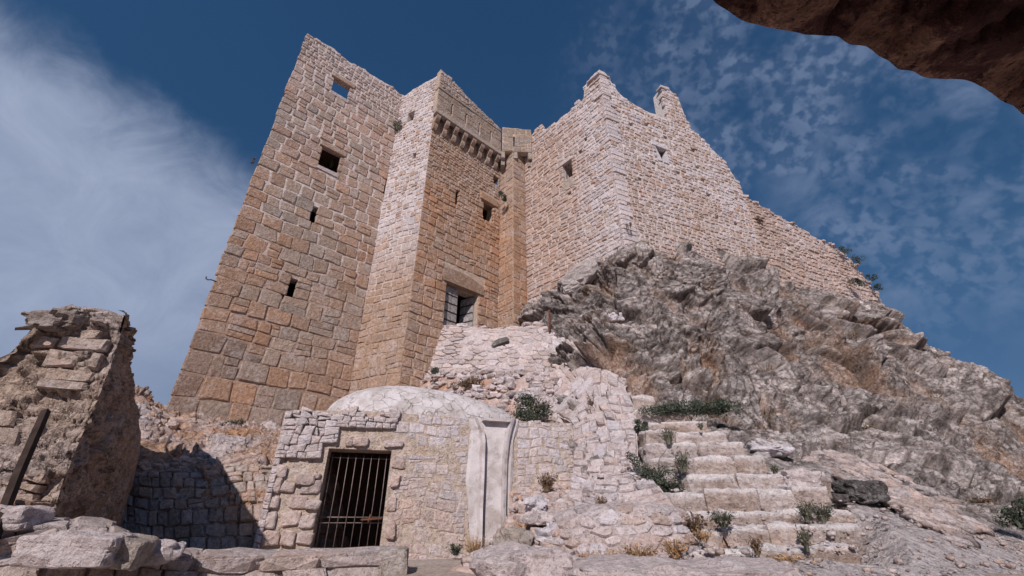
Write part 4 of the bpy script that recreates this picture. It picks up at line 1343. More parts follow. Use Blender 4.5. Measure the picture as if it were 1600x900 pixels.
# stacked big stones carrying the left side of the stair
SW = Patch([
    [(860, 590, 14.6), (900, 575, 14.4), (930, 566, 14.2), (965, 580, 13.6), (1005, 600, 13.0)],
    [(862, 640, 13.2), (898, 615, 12.9), (925, 592, 12.9), (950, 590, 12.8), (978, 605, 12.2)],
    [(893, 662, 11.9), (912, 652, 11.8), (938, 640, 11.6), (965, 640, 11.3), (992, 640, 11.2)],
    [(896, 695, 11.0), (920, 690, 10.8), (945, 688, 10.5), (972, 690, 10.2), (996, 692, 10.1)],
    [(896, 730, 10.2), (920, 730, 9.9), (945, 730, 9.6), (975, 730, 9.4), (1000, 722, 9.3)],
    [(890, 765, 9.5), (915, 770, 9.2), (945, 775, 8.9), (985, 770, 8.7), (1030, 760, 8.6)],
    [(880, 800, 8.9), (910, 808, 8.5), (950, 815, 8.2), (1000, 812, 8.0), (1060, 800, 8.0)],
])
sw = empty('stair_side_wall', (1.6, 10, .2), 'stacked big pale stones forming the left side of the stairway', 'wall')
patch_obj('wall', SW, 60, 110, bumpy(.07, 2.2, PALE * 1.02, .15, 13), 'rubble', sw)
mas = Masonry(sw, 'rubble', limit=200)
def swcol(p, R): return jcol(blend((1.4, PALE), (.6, WHITE), (R.random() ** 2 * 1.2, TAN * 1.15)), R, .12)
mas.lay(SW, courses(.02, SW.lu - .02, .02, SW.lv - .02, lambda u, v: .34, [], warp=.07, jit=.11, asp=(.9, 1.7), seed=15, split=.2), .018, .085, swcol, dome=.6, back=.2)
mas.build()

# ================================================================== stairway
stw = empty('stairway', (3.4, 9, .2), 'broad worn stone steps climbing from the dusty path towards the gate', 'stairs')
mas = Masonry(stw, 'rubble', name='step_stone', limit=200)
Rr = random.Random(44)
mortar = Bag()
for k, (xl, xr, yl, yr, Y, rs, td) in enumerate(STEPS):
    A = pt(xl, yl, Y + .05); B = pt(xr + 14, yr, Y - .02)
    L = np.linalg.norm(B - A); d = (B - A) / L; rz = math.atan2(d[1], d[0])
    n = max(2, int(L / Rr.uniform(.62, .85)))
    cuts = sorted([0] + [min(1, max(0, (i + Rr.uniform(-.25, .25)) / n)) for i in range(1, n)] + [1])
    for a, b_ in zip(cuts[:-1], cuts[1:]):
        c = A + d * L * (a + b_) / 2
        wd = L * (b_ - a)
        if wd < .08: continue
        hh = rs + .14
        lift = Rr.uniform(-.035, .03) if k > 2 else Rr.uniform(-.015, .015)
        c = c + np.array([-d[1], d[0], 0]) * (td / 2 + Rr.uniform(-.04, .05)) + np.array([0, 0, lift - hh / 2])
        P, Fc = rblock(c, (wd * .998, td + Rr.uniform(-.05, .05), hh), rz + Rr.uniform(-.05, .05), 7, 16 if k > 1 else 10, .030, k * 31 + int(a * 50), (Rr.uniform(-.03, .05), Rr.uniform(-.05, .05)))
        P = P + nrm3(P - P.mean(0)) * (.030 * fbm(P, 5, 3, 3) + chunk(P, 4.5, .035, .30, .014, 5, .15)[0])[:, None]
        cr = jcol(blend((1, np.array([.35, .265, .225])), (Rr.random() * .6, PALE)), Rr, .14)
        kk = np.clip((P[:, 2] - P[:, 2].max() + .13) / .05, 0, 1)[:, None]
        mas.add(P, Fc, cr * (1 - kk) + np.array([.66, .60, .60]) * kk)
    P, Fc = rblock((A + B) / 2 + np.array([-d[1], d[0], 0]) * (td / 2 + .10) + np.array([0, 0, -.07 - rs * .6]), (L * .985, td * .98, rs * 1.1), rz, 3, 12, .01, 99 + k)
    mortar.add(P, Fc, TAN * .95)
mas.build()
mortar.obj('bedding', 'rubble', stw, kind='stuff')

# round-fronted rubble platform at the foot of the stair
CW = Patch([
    [(850, 800, 8.9), (900, 792, 8.7), (960, 786, 8.6), (1020, 788, 8.5), (1070, 796, 8.5), (1120, 815, 8.4)],
    [(868, 812, 7.7), (905, 797, 7.4), (960, 791, 7.2), (1020, 792, 7.2), (1066, 803, 7.4), (1098, 826, 7.8)],
    [(862, 835, 7.4), (905, 830, 7.05), (960, 826, 6.9), (1020, 826, 6.9), (1072, 830, 7.15), (1105, 842, 7.6)],
    [(862, 862, 7.2), (905, 862, 6.9), (960, 860, 6.75), (1020, 858, 6.75), (1074, 856, 7.0), (1108, 858, 7.5)],
    [(862, 905, 7.0), (905, 908, 6.7), (960, 906, 6.55), (1020, 900, 6.55), (1074, 890, 6.85), (1110, 880, 7.4)],
])
cp = empty('round_platform', (1.5, 7.4, -.5), 'low round fronted rubble platform with dry grass at its foot', 'wall')
def cw_ext(P, A, B, T):
    k = (np.clip((.50 - B) / .2, 0, 1) * np.clip(.6 + gnoise(P, 1.8, 5), 0, 1) * .6)[..., None]
    return T * (1 - k) + ORANGE * 1.0 * k
patch_obj('wall', CW, 110, 80, bumpy(.05, 3.0, PALE * .95, .18, 23, cw_ext), 'rubble', cp)
mas = Masonry(cp, 'rubble', limit=150)
vadd(mas, CW, .26, .018, .030, lambda p, R: jcol(blend((1, PALE), (.5, WHITE), (R.random() ** 2 * 1.6, TAN * 1.05)), R, .15), 25, 1.2, .42, keep=lambda a, b: b < .80, dome=.9)
mas.build()

# rough slabs lying along the bottom of the view
def rocks(name, items, mat='rubble', n=12, amp=1.0):
    for (px, py, Y, sz, rz, pn, ns, seed, tilt, col, label) in items:
        P, Fc = rblock(pt(px, py, Y), sz, rz, n, pn, ns, seed, tilt)
        f = fbm(P, 3.5, 4, seed)
        P = P + nrm3(P - P.mean(0)) * (amp * (f * .05 + chunk(P, 5.0, .04, .4, .02, seed % 7, .15)[0]))[:, None]
        mesh_obj(name, P, Fc, mat, None, tint=col, label=label, cat='rock', smooth=False)




rocks('boulder', [
    (822, 895, 6.0, (1.15, .9, .50), .05, 5, .05, 1, (.05, 0), PALE * .92, 'broad rough pale boulder at the bottom edge right of the white drain channel'),
    (1060, 910, 5.7, (2.4, 1.0, .42), -.03, 6, .04, 5, (.05, 0), PALE * .9, 'long flat pale rock slab along the bottom edge below the round platform'),
    (798, 850, 7.4, (.55, .5, .42), .3, 3, .08, 9, (0, 0), GREYT * 1.1, 'brown grey boulder at the foot of the white drain channel'),
    (838, 790, 8.6, (.34, .3, .26), .2, 4, .08, 12, (.1, 0), WHITE, 'small round white stone on the orange earth beside the round platform'),
    (845, 812, 8.0, (.62, .35, .20), .1, 5, .07, 14, (0, .1), PALE, 'flat white slab on the orange earth below the round white stone'),
    (868, 838, 7.6, (.5, .4, .22), .3, 4, .08, 17, (0, .1), WHITE * .95, 'white rubble lump at the left end of the round platform'),
    (1196, 703, 10.4, (.80, .8, .22), -.1, 8, .05, 21, (0, .12), WHITE * .95, 'flat white rock on the right edge of the stairway above the tufts'),
    (1250, 752, 8.7, (.62, .45, .36), -.1, 5, .05, 25, (0, .05), PALE, 'squared pale stone block at the right end of the middle step'),
    (962, 497, 14.9, (.55, .4, .32), .3, 7, .03, 29, (.1, -.2), WHITE * 1.02, 'squared white block stuck in the crag below the corner tower'),
    (910, 435, 16.4, (2.0, 1.0, 1.0), -.75, 4, .07, 33, (.0, -.35), np.array([.44, .385, .375]), 'smooth pale grey boulder wedged under the left foot of the corner tower'),
])

# earthy slope between drain channel, stair side wall and platform
ES = Patch([
    [(790, 764, 12.6), (830, 762, 12.6), (870, 758, 12.2), (910, 752, 11.0)],
    [(795, 772, 11.3), (830, 768, 11.2), (870, 763, 10.8), (905, 766, 9.8)],
    [(795, 795, 10.2), (830, 785, 9.9), (868, 782, 9.5), (910, 790, 8.9)],
    [(780, 835, 8.8), (820, 815, 8.6), (860, 805, 8.5), (905, 812, 8.2)],
    [(720, 880, 8.2), (790, 860, 7.7), (850, 850, 7.5), (900, 845, 7.4)],
    [(690, 900, 7.4), (780, 905, 6.9), (850, 905, 6.8), (900, 905, 6.8)],
])
patch_obj('earth_slope', ES, 90, 120, bumpy(.09, 1.6, TAN * 1.1, .2, 33, lambda P, A, B, T: T * .5 + .5 * (ORANGE * np.clip(.12 + gnoise(P, 1.1, 2), 0, 1)[..., None] + PALE * (1 - np.clip(.12 + gnoise(P, 1.1, 2), 0, 1))[..., None])), 'earth', None, kind='structure')
lo = Bag()
Rr = random.Random(71)
for i in range(420):
    a, b_ = Rr.uniform(.05, .98), Rr.uniform(.05, .80)
    p = ES.pos(np.array(a), np.array(b_)); s_ = Rr.choice([.05, .07, .10, .16]) * Rr.uniform(.7, 1.3)
    P, Fc = rblock(p + np.array([0, 0, .02]), (s_ * 1.3, s_, s_ * .7), Rr.uniform(0, 3), 3, 3.5, .12, i)
    lo.add(P, Fc, jcol(blend((1, PALE), (R_und := Rr.random(), TAN)), Rr, .2))
for i in range(900):
    a, b_ = Rr.uniform(.02, .99), Rr.uniform(.12, .47)
    p = HILL.pos(np.array(a), np.array(b_)); s_ = Rr.choice([.02, .03, .04, .08]) * Rr.uniform(.7, 1.3)
    P, Fc = rblock(p + np.array([0, 0, .015]), (s_ * 1.3, s_, s_ * .7), Rr.uniform(0, 3), 3, 3.5, .12, i)
    lo.add(P, Fc, jcol(blend((1, PALE), (Rr.random(), TAN)), Rr, .2))
lo.obj('loose_stones', 'rubble', None, kind='stuff', origin=(2, 8, 0), label='loose pebbles and stone chips strewn over the dusty path', cat='stones')

# broken stone scree beside the path on the right
sc = Bag()
for i in range(900):
    t = Rr.random(); a = Rr.uniform(-1, 1)
    x = lerp(1270, 1500, t) + a * 30; y = lerp(700, 835, t) + (1 - abs(a)) * Rr.uniform(-70, 25)
    bb = .5
    aa = (x - 900) / (1920 - 900) * 1.0
    # walk down the hill surface to the wanted picture height
    p = None
    aa = np.interp(x, [905, 940, 990, 1060, 1120, 1190, 1265, 1330, 1395, 1465, 1530, 1600, 1740, 1920], np.linspace(0, 1, 14))
    yy = np.interp(aa, np.linspace(0, 1, 14), [790, 775, 770, 780, 775, 770, 768, 770, 785, 810, 832, 862, 920, 1010])
    yu = np.interp(aa, np.linspace(0, 1, 14), [720, 680, 665, 660, 668, 690, 715, 715, 740, 775, 810, 835, 880, 960])
    yl = np.interp(aa, np.linspace(0, 1, 14), [850, 845, 845, 848, 840, 832, 826, 820, 830, 850, 868, 890, 950, 1050])
    nr = len(HILL.P) - 1
    b_ = np.interp(y, [yu, yy, yl], [1 - 5 / nr, 1 - 6 / nr, 1 - 7 / nr])
    p = HILL.pos(np.array(aa), np.array(b_)) + HILL.nor(np.array(aa), np.array(b_)) * .03
    s_ = Rr.choice([.10, .14, .2, .28]) * Rr.uniform(.7, 1.2)
    P, Fc = rblock(p, (s_ * 1.6, s_, s_ * .4), Rr.uniform(-.6, .6), 3, 4, .10, i, (Rr.uniform(-.2, .3), .35 + Rr.uniform(-.2, .2)))
    sc.add(P, Fc, jcol(blend((1, PALE * .85), (Rr.random() ** 2, TAN)), Rr, .25))
sc.obj('scree', 'rubble', None, kind='stuff', origin=(5, 9, 1), label='spill of thin broken stone slabs beside the dusty path on the right', cat='stones')

# dark smooth boulder lying in the scree
P, Fc = rblock(pt(1342, 768, 9.0), (.72, .55, .36), .03, 14, 7.0, .035, 3)
P = P + nrm3(P - P.mean(0)) * (.03 * fbm(P, 6, 4, 3) + chunk(P, 5.0, .03, .4, .012, 4, .12)[0])[:, None]
dr = empty('dark_boulder', pt(1335, 780, 8.8), 'smooth dark grey boulder lying in the scree right of the steps', 'rock')
b = Bag(); b.add(P, Fc, [.11, .10, .10]); b.obj('boulder_body', 'rock', dr, smooth=False)
P, Fc = rblock(pt(1309, 779, 8.8), (.30, .3, .16), .3, 9, 4.0, .05, 6)
b = Bag(); b.add(P, Fc, [.12, .10, .10]); b.obj('boulder_lobe', 'rock', dr, smooth=False)

# ================================================================== domed cistern house
BF = Plane(-5.15, 10.0, 6.95, 1.9)
BL = math.hypot(6.95, 1.9)
ch = empty('cistern_house', (-2, 10.5, -.6), 'low stone house with a white domed roof and a barred doorway', 'building')
uL = inv(BF, 513, 705)[0]; uR = inv(BF, 612, 705)[0]
z0d, z1d = inv(BF, 545, 858)[1], inv(BF, 560, 702)[1]
bh = [(uL, uR, z0d, z1d)]
btop = ragged(prof((0, 2.28), (2, 2.36), (4.4, 2.30), (5.4, 2.30), (7.3, 2.34)), .035, 91, 2.0)
core(ch, BF, 0, BL + .1, -.9, btop, .6, bh, 'facing_mortar', n=50)
room(ch, BF, bh[0], .6, 2.5, .5)
uc = lambda x, y: inv(BF, x, y)[0]; zc = lambda x, y: inv(BF, x, y)[1]
u_ch0, u_ch1 = uc(732, 700), uc(808, 700)
rec = [(uL - .12, uR + .12, z0d - 1, z1d), (uc(528, 690), uc(632, 690), z1d - .02, zc(580, 676)), (uc(420, 800), uL + .1, -1.5, zc(470, 722)), (u_ch0, u_ch1, -1.5, 2.3)]
def bcol(p, R):
    k = max(0, min(1, (1.5 - p[2]) / 1.2)) * (.5 + .9 * max(0, nz(p, .8, 8) + .3))
    return jcol(blend((1.2, PALE * 1.02), (.7, WHITE), (k * 1.4, TAN * 1.15)), R, .12)
mas = Masonry(ch, 'rubble', limit=296)
cells = courses(0.02, BL, -.95, 2.34, lambda u, v: .21, rec, top=btop, warp=.09, jit=.15, asp=(.9, 2.1), seed=93, split=.2)
facing = courses(0.02, uR + .9, -.95, 2.4, lambda u, v: .15, rec, top=btop, warp=.14, jit=.22, asp=(.8, 2.0), seed=94, split=.25)
Rr = random.Random(2)
cells = [q for q in cells if Rr.random() < .50 + .4 * (nz((q[0][0] * 1.0, q[0][1], 3), 1.3, 5) > -.15) or q[:, 0].mean() > u_ch1]
mas.lay(BF, [c for c in cells if c[:, 0].mean() > uR], .014, .016, bcol, dome=.5, seed=4)
# the thick broken facing over and left of the door stands further out
mas.lay(BF, [c for c in facing if c[:, 0].mean() <= uR], .003, .035, lambda p, R: jcol(blend((1, PALE * 1.08), (.15, WHITE)), R, .12), dome=.5, seed=4, off=.08, back=.14)
Rr = random.Random(17)
for (x0, y0, x1, y1) in ((462 + 0, 742, 490, 758), (430, 728, 447, 746), (478, 740, 500, 748), (440, 755, 460, 770), (472, 752, 502, 772), (426, 748, 440, 770), (455, 775, 480, 795), (478, 782, 500, 796), (424, 775, 436, 795),
                         (440, 800, 468, 822), (470, 805, 492, 825), (415, 800, 432, 826), (412, 830, 436, 852), (440, 828, 462, 852), (466, 832, 488, 850),
                         (540, 680, 552, 696), (553, 683, 574, 697), (600, 690, 628, 699), (612, 712, 632, 732), (610, 742, 624, 760), (606, 775, 620, 800), (604, 815, 618, 840)):
    ua, ub = uc(x0, (y0 + y1) / 2), uc(x1, (y0 + y1) / 2); za, zb = zc((x0 + x1) / 2, y1), zc((x0 + x1) / 2, y0)
    um, zm, ru_, rz_ = (ua + ub) / 2, (za + zb) / 2, abs(ub - ua) * .56, (zb - za) * .56
    poly = np.array([(um + ru_ * math.copysign(abs(math.cos(t)) ** .35, math.cos(t)) * Rr.uniform(.8, 1.15), zm + rz_ * math.copysign(abs(math.sin(t)) ** .35, math.sin(t)) * Rr.uniform(.8, 1.15)) for t in (np.arange(8) + Rr.uniform(.2, .8)) / 8 * 2 * math.pi])
    mas.lay(BF, [poly], .004, .05, lambda p, R: jcol(blend((.5, TAN * 1.15), (.3 + R.random() * 1.2, PALE * 1.05)), R, .12), dome=.4, seed=int(x0 * 7 + y0), off=Rr.uniform(.02, .05), back=.1)
mas.build()
# roof terrace and dome
V = []
for (u, w_) in ((-.02, .0), (BL + .1, .0), (BL + .1, -5), (-.02, -5)): V.append((u, w_))
b = Bag(); n_ = 4
pv = [BF(u, 2.06, w_ - .6) for u, w_ in V]; pv2 = [BF(u, 2.26, w_ - .6) for u, w_ in V]
b.add(np.array(pv + pv2), [(0, 1, 5, 4), (1, 2, 6, 5), (2, 3, 7, 6), (3, 0, 4, 7), (4, 5, 6, 7), (3, 2, 1, 0)])
b.obj('roof_slab', 'plaster', ch, smooth=False)
nu_, nv_ = 90, 34
V = []
cu = 3.0
for j in range(nv_):
    ph = j / (nv_ - 1) * math.pi / 2
    for i in range(nu_):
        th = i / nu_ * 2 * math.pi
        ct_, st_ = math.cos(th), math.sin(th)
        e = .80
        sx = math.copysign(abs(ct_) ** e, ct_); sy = math.copysign(abs(st_) ** e, st_)
        rr = math.cos(ph) ** .80
        hx = 3.35 if sx < 0 else 3.3
        u = 2.95 + (hx * sx * rr if sx > 0 else 2.45 * sx * rr); w_ = -2.15 + 1.95 * sy * rr
        z = 2.2 + (1.24 - .10 * max(0, sx * rr) * 3) * math.sin(ph) ** .9
        V.append((u, z, w_))
V = np.array(V); P = BF(V[:, 0], V[:, 1], V[:, 2])
P[:, 2] += .018 * fbm(P, 2.5, 3, 5)
Fc = [(j * nu_ + i, j * nu_ + (i + 1) % nu_, (j + 1) * nu_ + (i + 1) % nu_, (j + 1) * nu_ + i) for j in range(nv_ - 1) for i in range(nu_)]
b = Bag(); b.add(P, Fc); b.obj('dome', 'plaster', ch)
# side wall returns and rear
b = Bag()
A0, A1, A2, A3 = BF(0.02, 0, -.62), BF(BL, 0, -.62), BF(BL, 0, -5.5), BF(0.02, 0, -5.5)
b.add(*prism([A0[:2], BF(.6, 0, -.62)[:2], BF(.6, 0, -5.5)[:2], A3[:2]], -.9, 2.05), PALE * .8)
b.obj('side_wall', 'mortar', ch, smooth=False); b = Bag()
b.add(*prism([BF(BL - .5, 0, -.62)[:2], A1[:2], A2[:2], BF(BL - .5, 0, -5.5)[:2]], -.9, 2.05), PALE * .8)
b.obj('side_wall', 'mortar', ch, smooth=False)

# drain channel: plaster panel, two ribs, sunken middle
ux = lambda x, y: inv(BF, x, y)
ledges = [(655, 735, 748, 798, 812), (672, 736, 754, 793, 808), (690, 735, 756, 789, 804), (720, 732, 755, 786, 801), (750, 729, 754, 785, 799), (790, 730, 752, 784, 798), (830, 733, 751, 784, 795), (866, 738, 750, 783, 790)]
dc = Bag(); Rr = random.Random(31)
V = []; Fc = []
cols = 12
for k, (y, a, b1, c1, d1_) in enumerate(ledges):
    for (x, w_) in ((a, 0.015), (a + 3, .055), (b1 - 7, .06), (b1 - 4, .17), (b1, .20), (b1 + 2, .012), (c1 - 2, .012), (c1, .20), (c1 + 4, .17), (c1 + 7, .06), (d1_ - 3, .055), (d1_, .015)):
        u, z = ux(x + (Rr.uniform(-3, 3) if x in (a, d1_) else 0), y); V.append((u, z, w_))
for k in range(len(ledges) - 1):
    for i in range(cols - 1): Fc.append((k * cols + i, (k + 1) * cols + i, (k + 1) * cols + i + 1, k * cols + i + 1))
V = np.array(V); dc.add(BF(V[:, 0], V[:, 1], V[:, 2]), Fc)
o = dc.obj('drain_channel', 'plaster_plain', ch, smooth=False)
b = Bag()
u0_, z0_ = ux(752, 657); u1_, _ = ux(797, 657)
b.add(*surf_block(BF, u0_, u1_, z0_ - .03, z0_ + .05, -.7, .17, .008), (1, 1, 1)); b.obj('drain_lip', 'plaster_plain', ch, smooth=False)

# barred gate in the doorway
gr = Bag(); uw = uR - uL
for (z, t) in ((lerp(z0d, z1d, .30), .010), (lerp(z0d, z1d, .245), .008), (lerp(z0d, z1d, .915), .009)):
    gr.add(*tube([BF(uL - .02, z, -.22), BF(uR + .02, z, -.22)], t))
gobj = gr.obj('grille', 'iron_pale', ch)
for i in range(8):
    u = uL + uw * (i + .55) / 8.1
    V, Fc = tube([BF(u, z0d + .01, -.20), BF(u + .006, (z0d + z1d) / 2, -.19), BF(u, lerp(z0d, z1d, .95), -.20)], .0075)
    b = Bag(); b.add(V, Fc); b.obj('bar', 'iron_pale', gobj)
V, Fc = tube([BF(uL + uw * .66, lerp(z0d, z1d, .275), -.13), BF(uR - .03, lerp(z0d, z1d, .285), -.13)], .022)
b = Bag(); b.add(V, Fc); b.add(*tube([BF(uL + uw * .78, lerp(z0d, z1d, .25), -.12), BF(uL + uw * .80, lerp(z0d, z1d, .33), -.12)], .02)); b.obj('bolt', 'rust', gobj)

# ================================================================== courtyard wall and bank under the great tower
CB = Patch([
    [(60, 600, 16.5), (150, 600, 16), (215, 612, 15.6), (255, 640, 15.6), (320, 650, 16.5), (390, 660, 17.5), (460, 668, 18.2), (560, 670, 18.5)],
    [(60, 612, 13.2), (150, 608, 13.4), (212, 610, 13.5), (252, 640, 14.0), (312, 655, 14.6), (380, 664, 15.4), (450, 672, 15.9), (560, 672, 16.8)],
    [(60, 660, 11.6), (150, 660, 11.8), (215, 665, 11.6), (262, 680, 12.2), (318, 682, 12.9), (382, 682, 13.4), (440, 690, 13.4), (560, 690, 15.5)],
    [(60, 720, 10.6), (150, 720, 10.8), (215, 720, 10.5), (262, 722, 10.8), (318, 722, 11.2), (382, 712, 11.6), (440, 715, 12.0), (560, 715, 15)],
    [(60, 750, 10.1), (150, 752, 10.2), (215, 755, 10.1), (262, 756, 10.2), (318, 756, 10.4), (382, 748, 10.7), (440, 750, 11.2), (560, 750, 14.5)],
    [(60, 880, 9.5), (150, 880, 9.6), (215, 880, 9.7), (262, 880, 9.8), (318, 880, 9.9), (382, 880, 10.1), (440, 880, 10.7), (560, 880, 14)],
    [(60, 960, 9.2), (150, 960, 9.3), (215, 960, 9.4), (262, 960, 9.5), (318, 960, 9.6), (382, 960, 9.8), (440, 960, 10.5), (560, 960, 14)],
])
cb = empty('courtyard_wall', (-6.2, 10.5, -.6), 'earthy stone bank and wall under the tall tan tower, half in the shadow of the ruin', 'wall')
def cb_disp(P, N, A, B):
    W1 = P + .2 * np.stack([gnoise(P, 2, 1), gnoise(P, 2, 2), gnoise(P, 2, 3)], -1)
    k = np.clip(B * 3.5 - .8, .1, 1)
    k1, g1, r1 = chunk(W1 * np.array([1, 1, 1.6]), 1.2, .26, .35, .05, 3, .1)
    k2, g2, r2 = chunk(W1 * np.array([1, 1, 1.5]), 3.6, .08, .4, .03, 4, .15)
    D = k * (k1 + k2) + .03 * fbm(P, 5, 4, 7)
    Q = P + N * D[..., None]
    n_ = np.clip(gnoise(P, .9, 4) * 1.6 + .45, 0, 1)[..., None]
    T = TAN * 1.15 * (1 - n_) + PALE * .95 * n_
    o = np.clip(gnoise(P, .7, 14) * 2 - .1, 0, 1)[..., None] * .6
    T = T * (1 - o) + ORANGE * 1.05 * o
    return Q, np.clip(T * (1 + .2 * fbm(P, 6, 3, 8))[..., None], .02, .8)
patch_obj('wall', CB, 260, 260, cb_disp, 'rock', cb)
mas = Masonry(cb, 'rubble', limit=200)
mas.lay(CB, courses(.05, CB.lu - .05, .4, CB.lv * .40, lambda u, v: .30, [], warp=.04, jit=.08, asp=(1.2, 2.2), seed=95), .02, .06, lambda p, R: jcol(blend((1, GREYT * 1.1), (R.random() * 1.3, TAN), (R.random() ** 2, PALE)), R, .2), dome=.6)
vadd(mas, CB, .30, .03, .05, lambda p, R: jcol(blend((1, TAN * 1.1), (R.random() * 1.4, PALE)), R, .14), 97, 1.4, .42, keep=lambda a, b: .45 < b < .80 and nz((a * 9, b * 7, 3), 1.0, 4) > .02, dome=.8)
mas.build()

# ================================================================== ruined wall stub on the left
ru = empty('ruined_wall', (-7, 6.5, -.5), 'tall broken wall stub at the left edge, its right side in shadow', 'ruin')
RZ = -.9
RPL = Plane(-5.83, 5.97, -.95, -.31)
def onp(x, y, w_=0.0):
    u, z = inv(RPL, x, y); return RPL(u, z, w_)
RF = Patch([[tuple(onp(x, y) + (np.array([-.80, 1.25, -.1]) if k == 0 else 0)) + (0,) for (x, y) in r] for k, r in enumerate([
    [(-420, 850), (-150, 690), (-40, 620), (30, 565), (66, 527), (108, 500), (150, 494), (196, 502)],
    [(-420, 820), (-140, 660), (-30, 588), (25, 548), (62, 508), (105, 482), (150, 482), (196, 493)],
    [(-420, 840), (-150, 690), (-40, 610), (20, 575), (62, 545), (100, 525), (142, 528), (184, 540)],
    [(-430, 870), (-160, 750), (-50, 690), (5, 660), (50, 640), (88, 625), (122, 618), (158, 612)],
    [(-450, 920), (-180, 830), (-70, 790), (-15, 765), (25, 750), (58, 735), (88, 722), (118, 706)],
    [(-470, 980), (-200, 920), (-90, 890), (-40, 872), (0, 860), (30, 845), (58, 826), (82, 802)],
    [(-500, 1060), (-230, 1010), (-120, 990), (-70, 975), (-30, 960), (0, 940), (25, 915), (45, 890)]])])
RSD = Patch([
    [(184, 484, 5.6), (194, 486, 6.4), (198, 490, 7.2), (202, 495, 8.2), (190, 510, 9.2)],
    [(196, 493, 5.95), (200, 500, 6.4), (200, 515, 7.1), (197, 530, 8.0), (184, 545, 9.2)],
    [(184, 540, 5.92), (197, 540, 6.5), (201, 552, 7.3), (198, 565, 8.2), (184, 580, 9.4)],
    [(158, 612, 5.92), (185, 600, 6.6), (206, 610, 7.6), (208, 622, 8.6), (196, 640, 9.6)],
    [(118, 706, 5.92), (165, 690, 6.7), (206, 690, 7.9), (220, 690, 9.1), (212, 700, 10.3)],
    [(82, 802, 5.92), (130, 790, 6.8), (175, 780, 8.0), (200, 778, 9.5), (196, 782, 10.6)],
    [(45, 890, 5.92), (98, 880, 6.8), (146, 870, 8.0), (180, 862, 9.6), (178, 866, 10.8)],
])
def ruin_disp(k, base):
    def f(P, N, A, B):
        W1 = P + .15 * np.stack([gnoise(P, 2, 1), gnoise(P, 2, 2), gnoise(P, 2, 3)], -1)
        Wf = W1 * np.array([1, 1, 1.5])
        f1, f2, idv = worley(Wf, 1.7, 13); g1, g2, idg = worley(Wf, 4.5, 14)
        e = A * 0 + 1 if k else np.clip((.75 - A) / .35, .22, 1)
        k1, g1, r1 = chunk(W1 * np.array([1, 1, 1.9]), 1.5, .06, .16, .025, 13, .10)
        k2, g2, r2 = chunk(W1 * np.array([1, 1, 1.7]), 4.0, .04, .32, .022, 14, .14)
        k3, g3, r3 = chunk(P * np.array([1, 1, 1.5]), 11.0, .014, .30, .007, 15, .2)
        e = e * np.clip((.83 - B) / .06, .10, 1)
        D = (k1 + k2 + k3 + .03 * fbm(P, 3, 4, 7)) * (.05 + .95 * e)
        ne = nrm(np.array([.78, -.62, 0.0])); wE = (np.clip(1 - (1 - A) / .10, 0, 1) if k else np.clip(1 - A / .14, 0, 1))[..., None]
        N = nrm3(N * (1 - wE) + ne * wE)
        Q = P + N * D[..., None]
        T = np.array(base) * (1 + .22 * fbm(P, 2.5, 4, 8))[..., None]
        pl = np.clip(gnoise(P, 1.3, 6) * 1.8, 0, 1)[..., None] * .5; T = T * (1 - pl) + PALE * .8 * pl
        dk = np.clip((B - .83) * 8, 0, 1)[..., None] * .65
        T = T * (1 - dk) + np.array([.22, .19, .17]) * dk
        return Q, np.clip(T, .02, .8)
    return f
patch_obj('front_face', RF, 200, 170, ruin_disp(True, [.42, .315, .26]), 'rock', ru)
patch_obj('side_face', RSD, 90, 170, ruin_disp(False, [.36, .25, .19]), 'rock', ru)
mas = Masonry(ru, 'rubble', limit=150)
sil = [inv(RPL, x, y) for (x, y) in ((196, 497), (150, 488), (105, 488), (62, 516), (25, 556), (-30, 596), (-140, 668), (-420, 830))]
rtp = ragged(prof(*sorted(sil)), .05, 77)
rc = courses(0.03, 5.5, -.9, 3.2, lambda u, v: .27, [], top=lambda u: rtp(u) - .24, warp=.07, jit=.12, asp=(1.0, 2.4), seed=99, split=.15)
mas.lay(RPL, [q for q in rc if nz((q[0][0], q[0][1], 8), .9, 4) > -.25 and all(p[1] < rtp(p[0]) - .04 for p in q)], .020, .05, lambda p, R: jcol(blend((1, np.array([.41, .31, .255])), (R.random() * .35, PALE * .9)), R, .12), dome=.8, seed=6, off=.0, back=.2)
mas.build()
# rear of the stub
BK = Patch([
    [(-420, 850, 6.4), (-40, 640, 6.8), (75, 540, 7.6), (150, 520, 8.4)],
    [(-420, 900, 9.0), (-40, 760, 9.4), (120, 640, 9.6), (180, 640, 9.6)],
    [(-420, 1000, 9.4), (-40, 900, 9.8), (120, 880, 9.8), (165, 870, 10.2)]])
patch_obj('rear_face', BK, 60, 50, bumpy(.05, 2, TAN, .2, 5), 'rock', ru)
P, Fc = rblock(pt(98, 508, 5.80), (.62, .6, .26), .2, 12, 6, .05, 8, (.08, -.12))
P = P + nrm3(P - P.mean(0)) * (chunk(P, 5.0, .05, .5, .03, 3, .15)[0])[:, None]
b = Bag(); b.add(P, Fc, [.27, .215, .19]); b.obj('cap_stone', 'rubble', ru, smooth=False)

# wooden post leaning on the ruin
V, Fc = tube([pt(-14, 850, 4.75), pt(30, 738, 5.0), pt(72, 642, 5.30)], [.050, .048, .046], 4)
b = Bag(); b.add(V, Fc); b.obj('wooden_post', 'post_wood', None, smooth=False, label='brown squared timber post leaning against the ruined wall', cat='post')

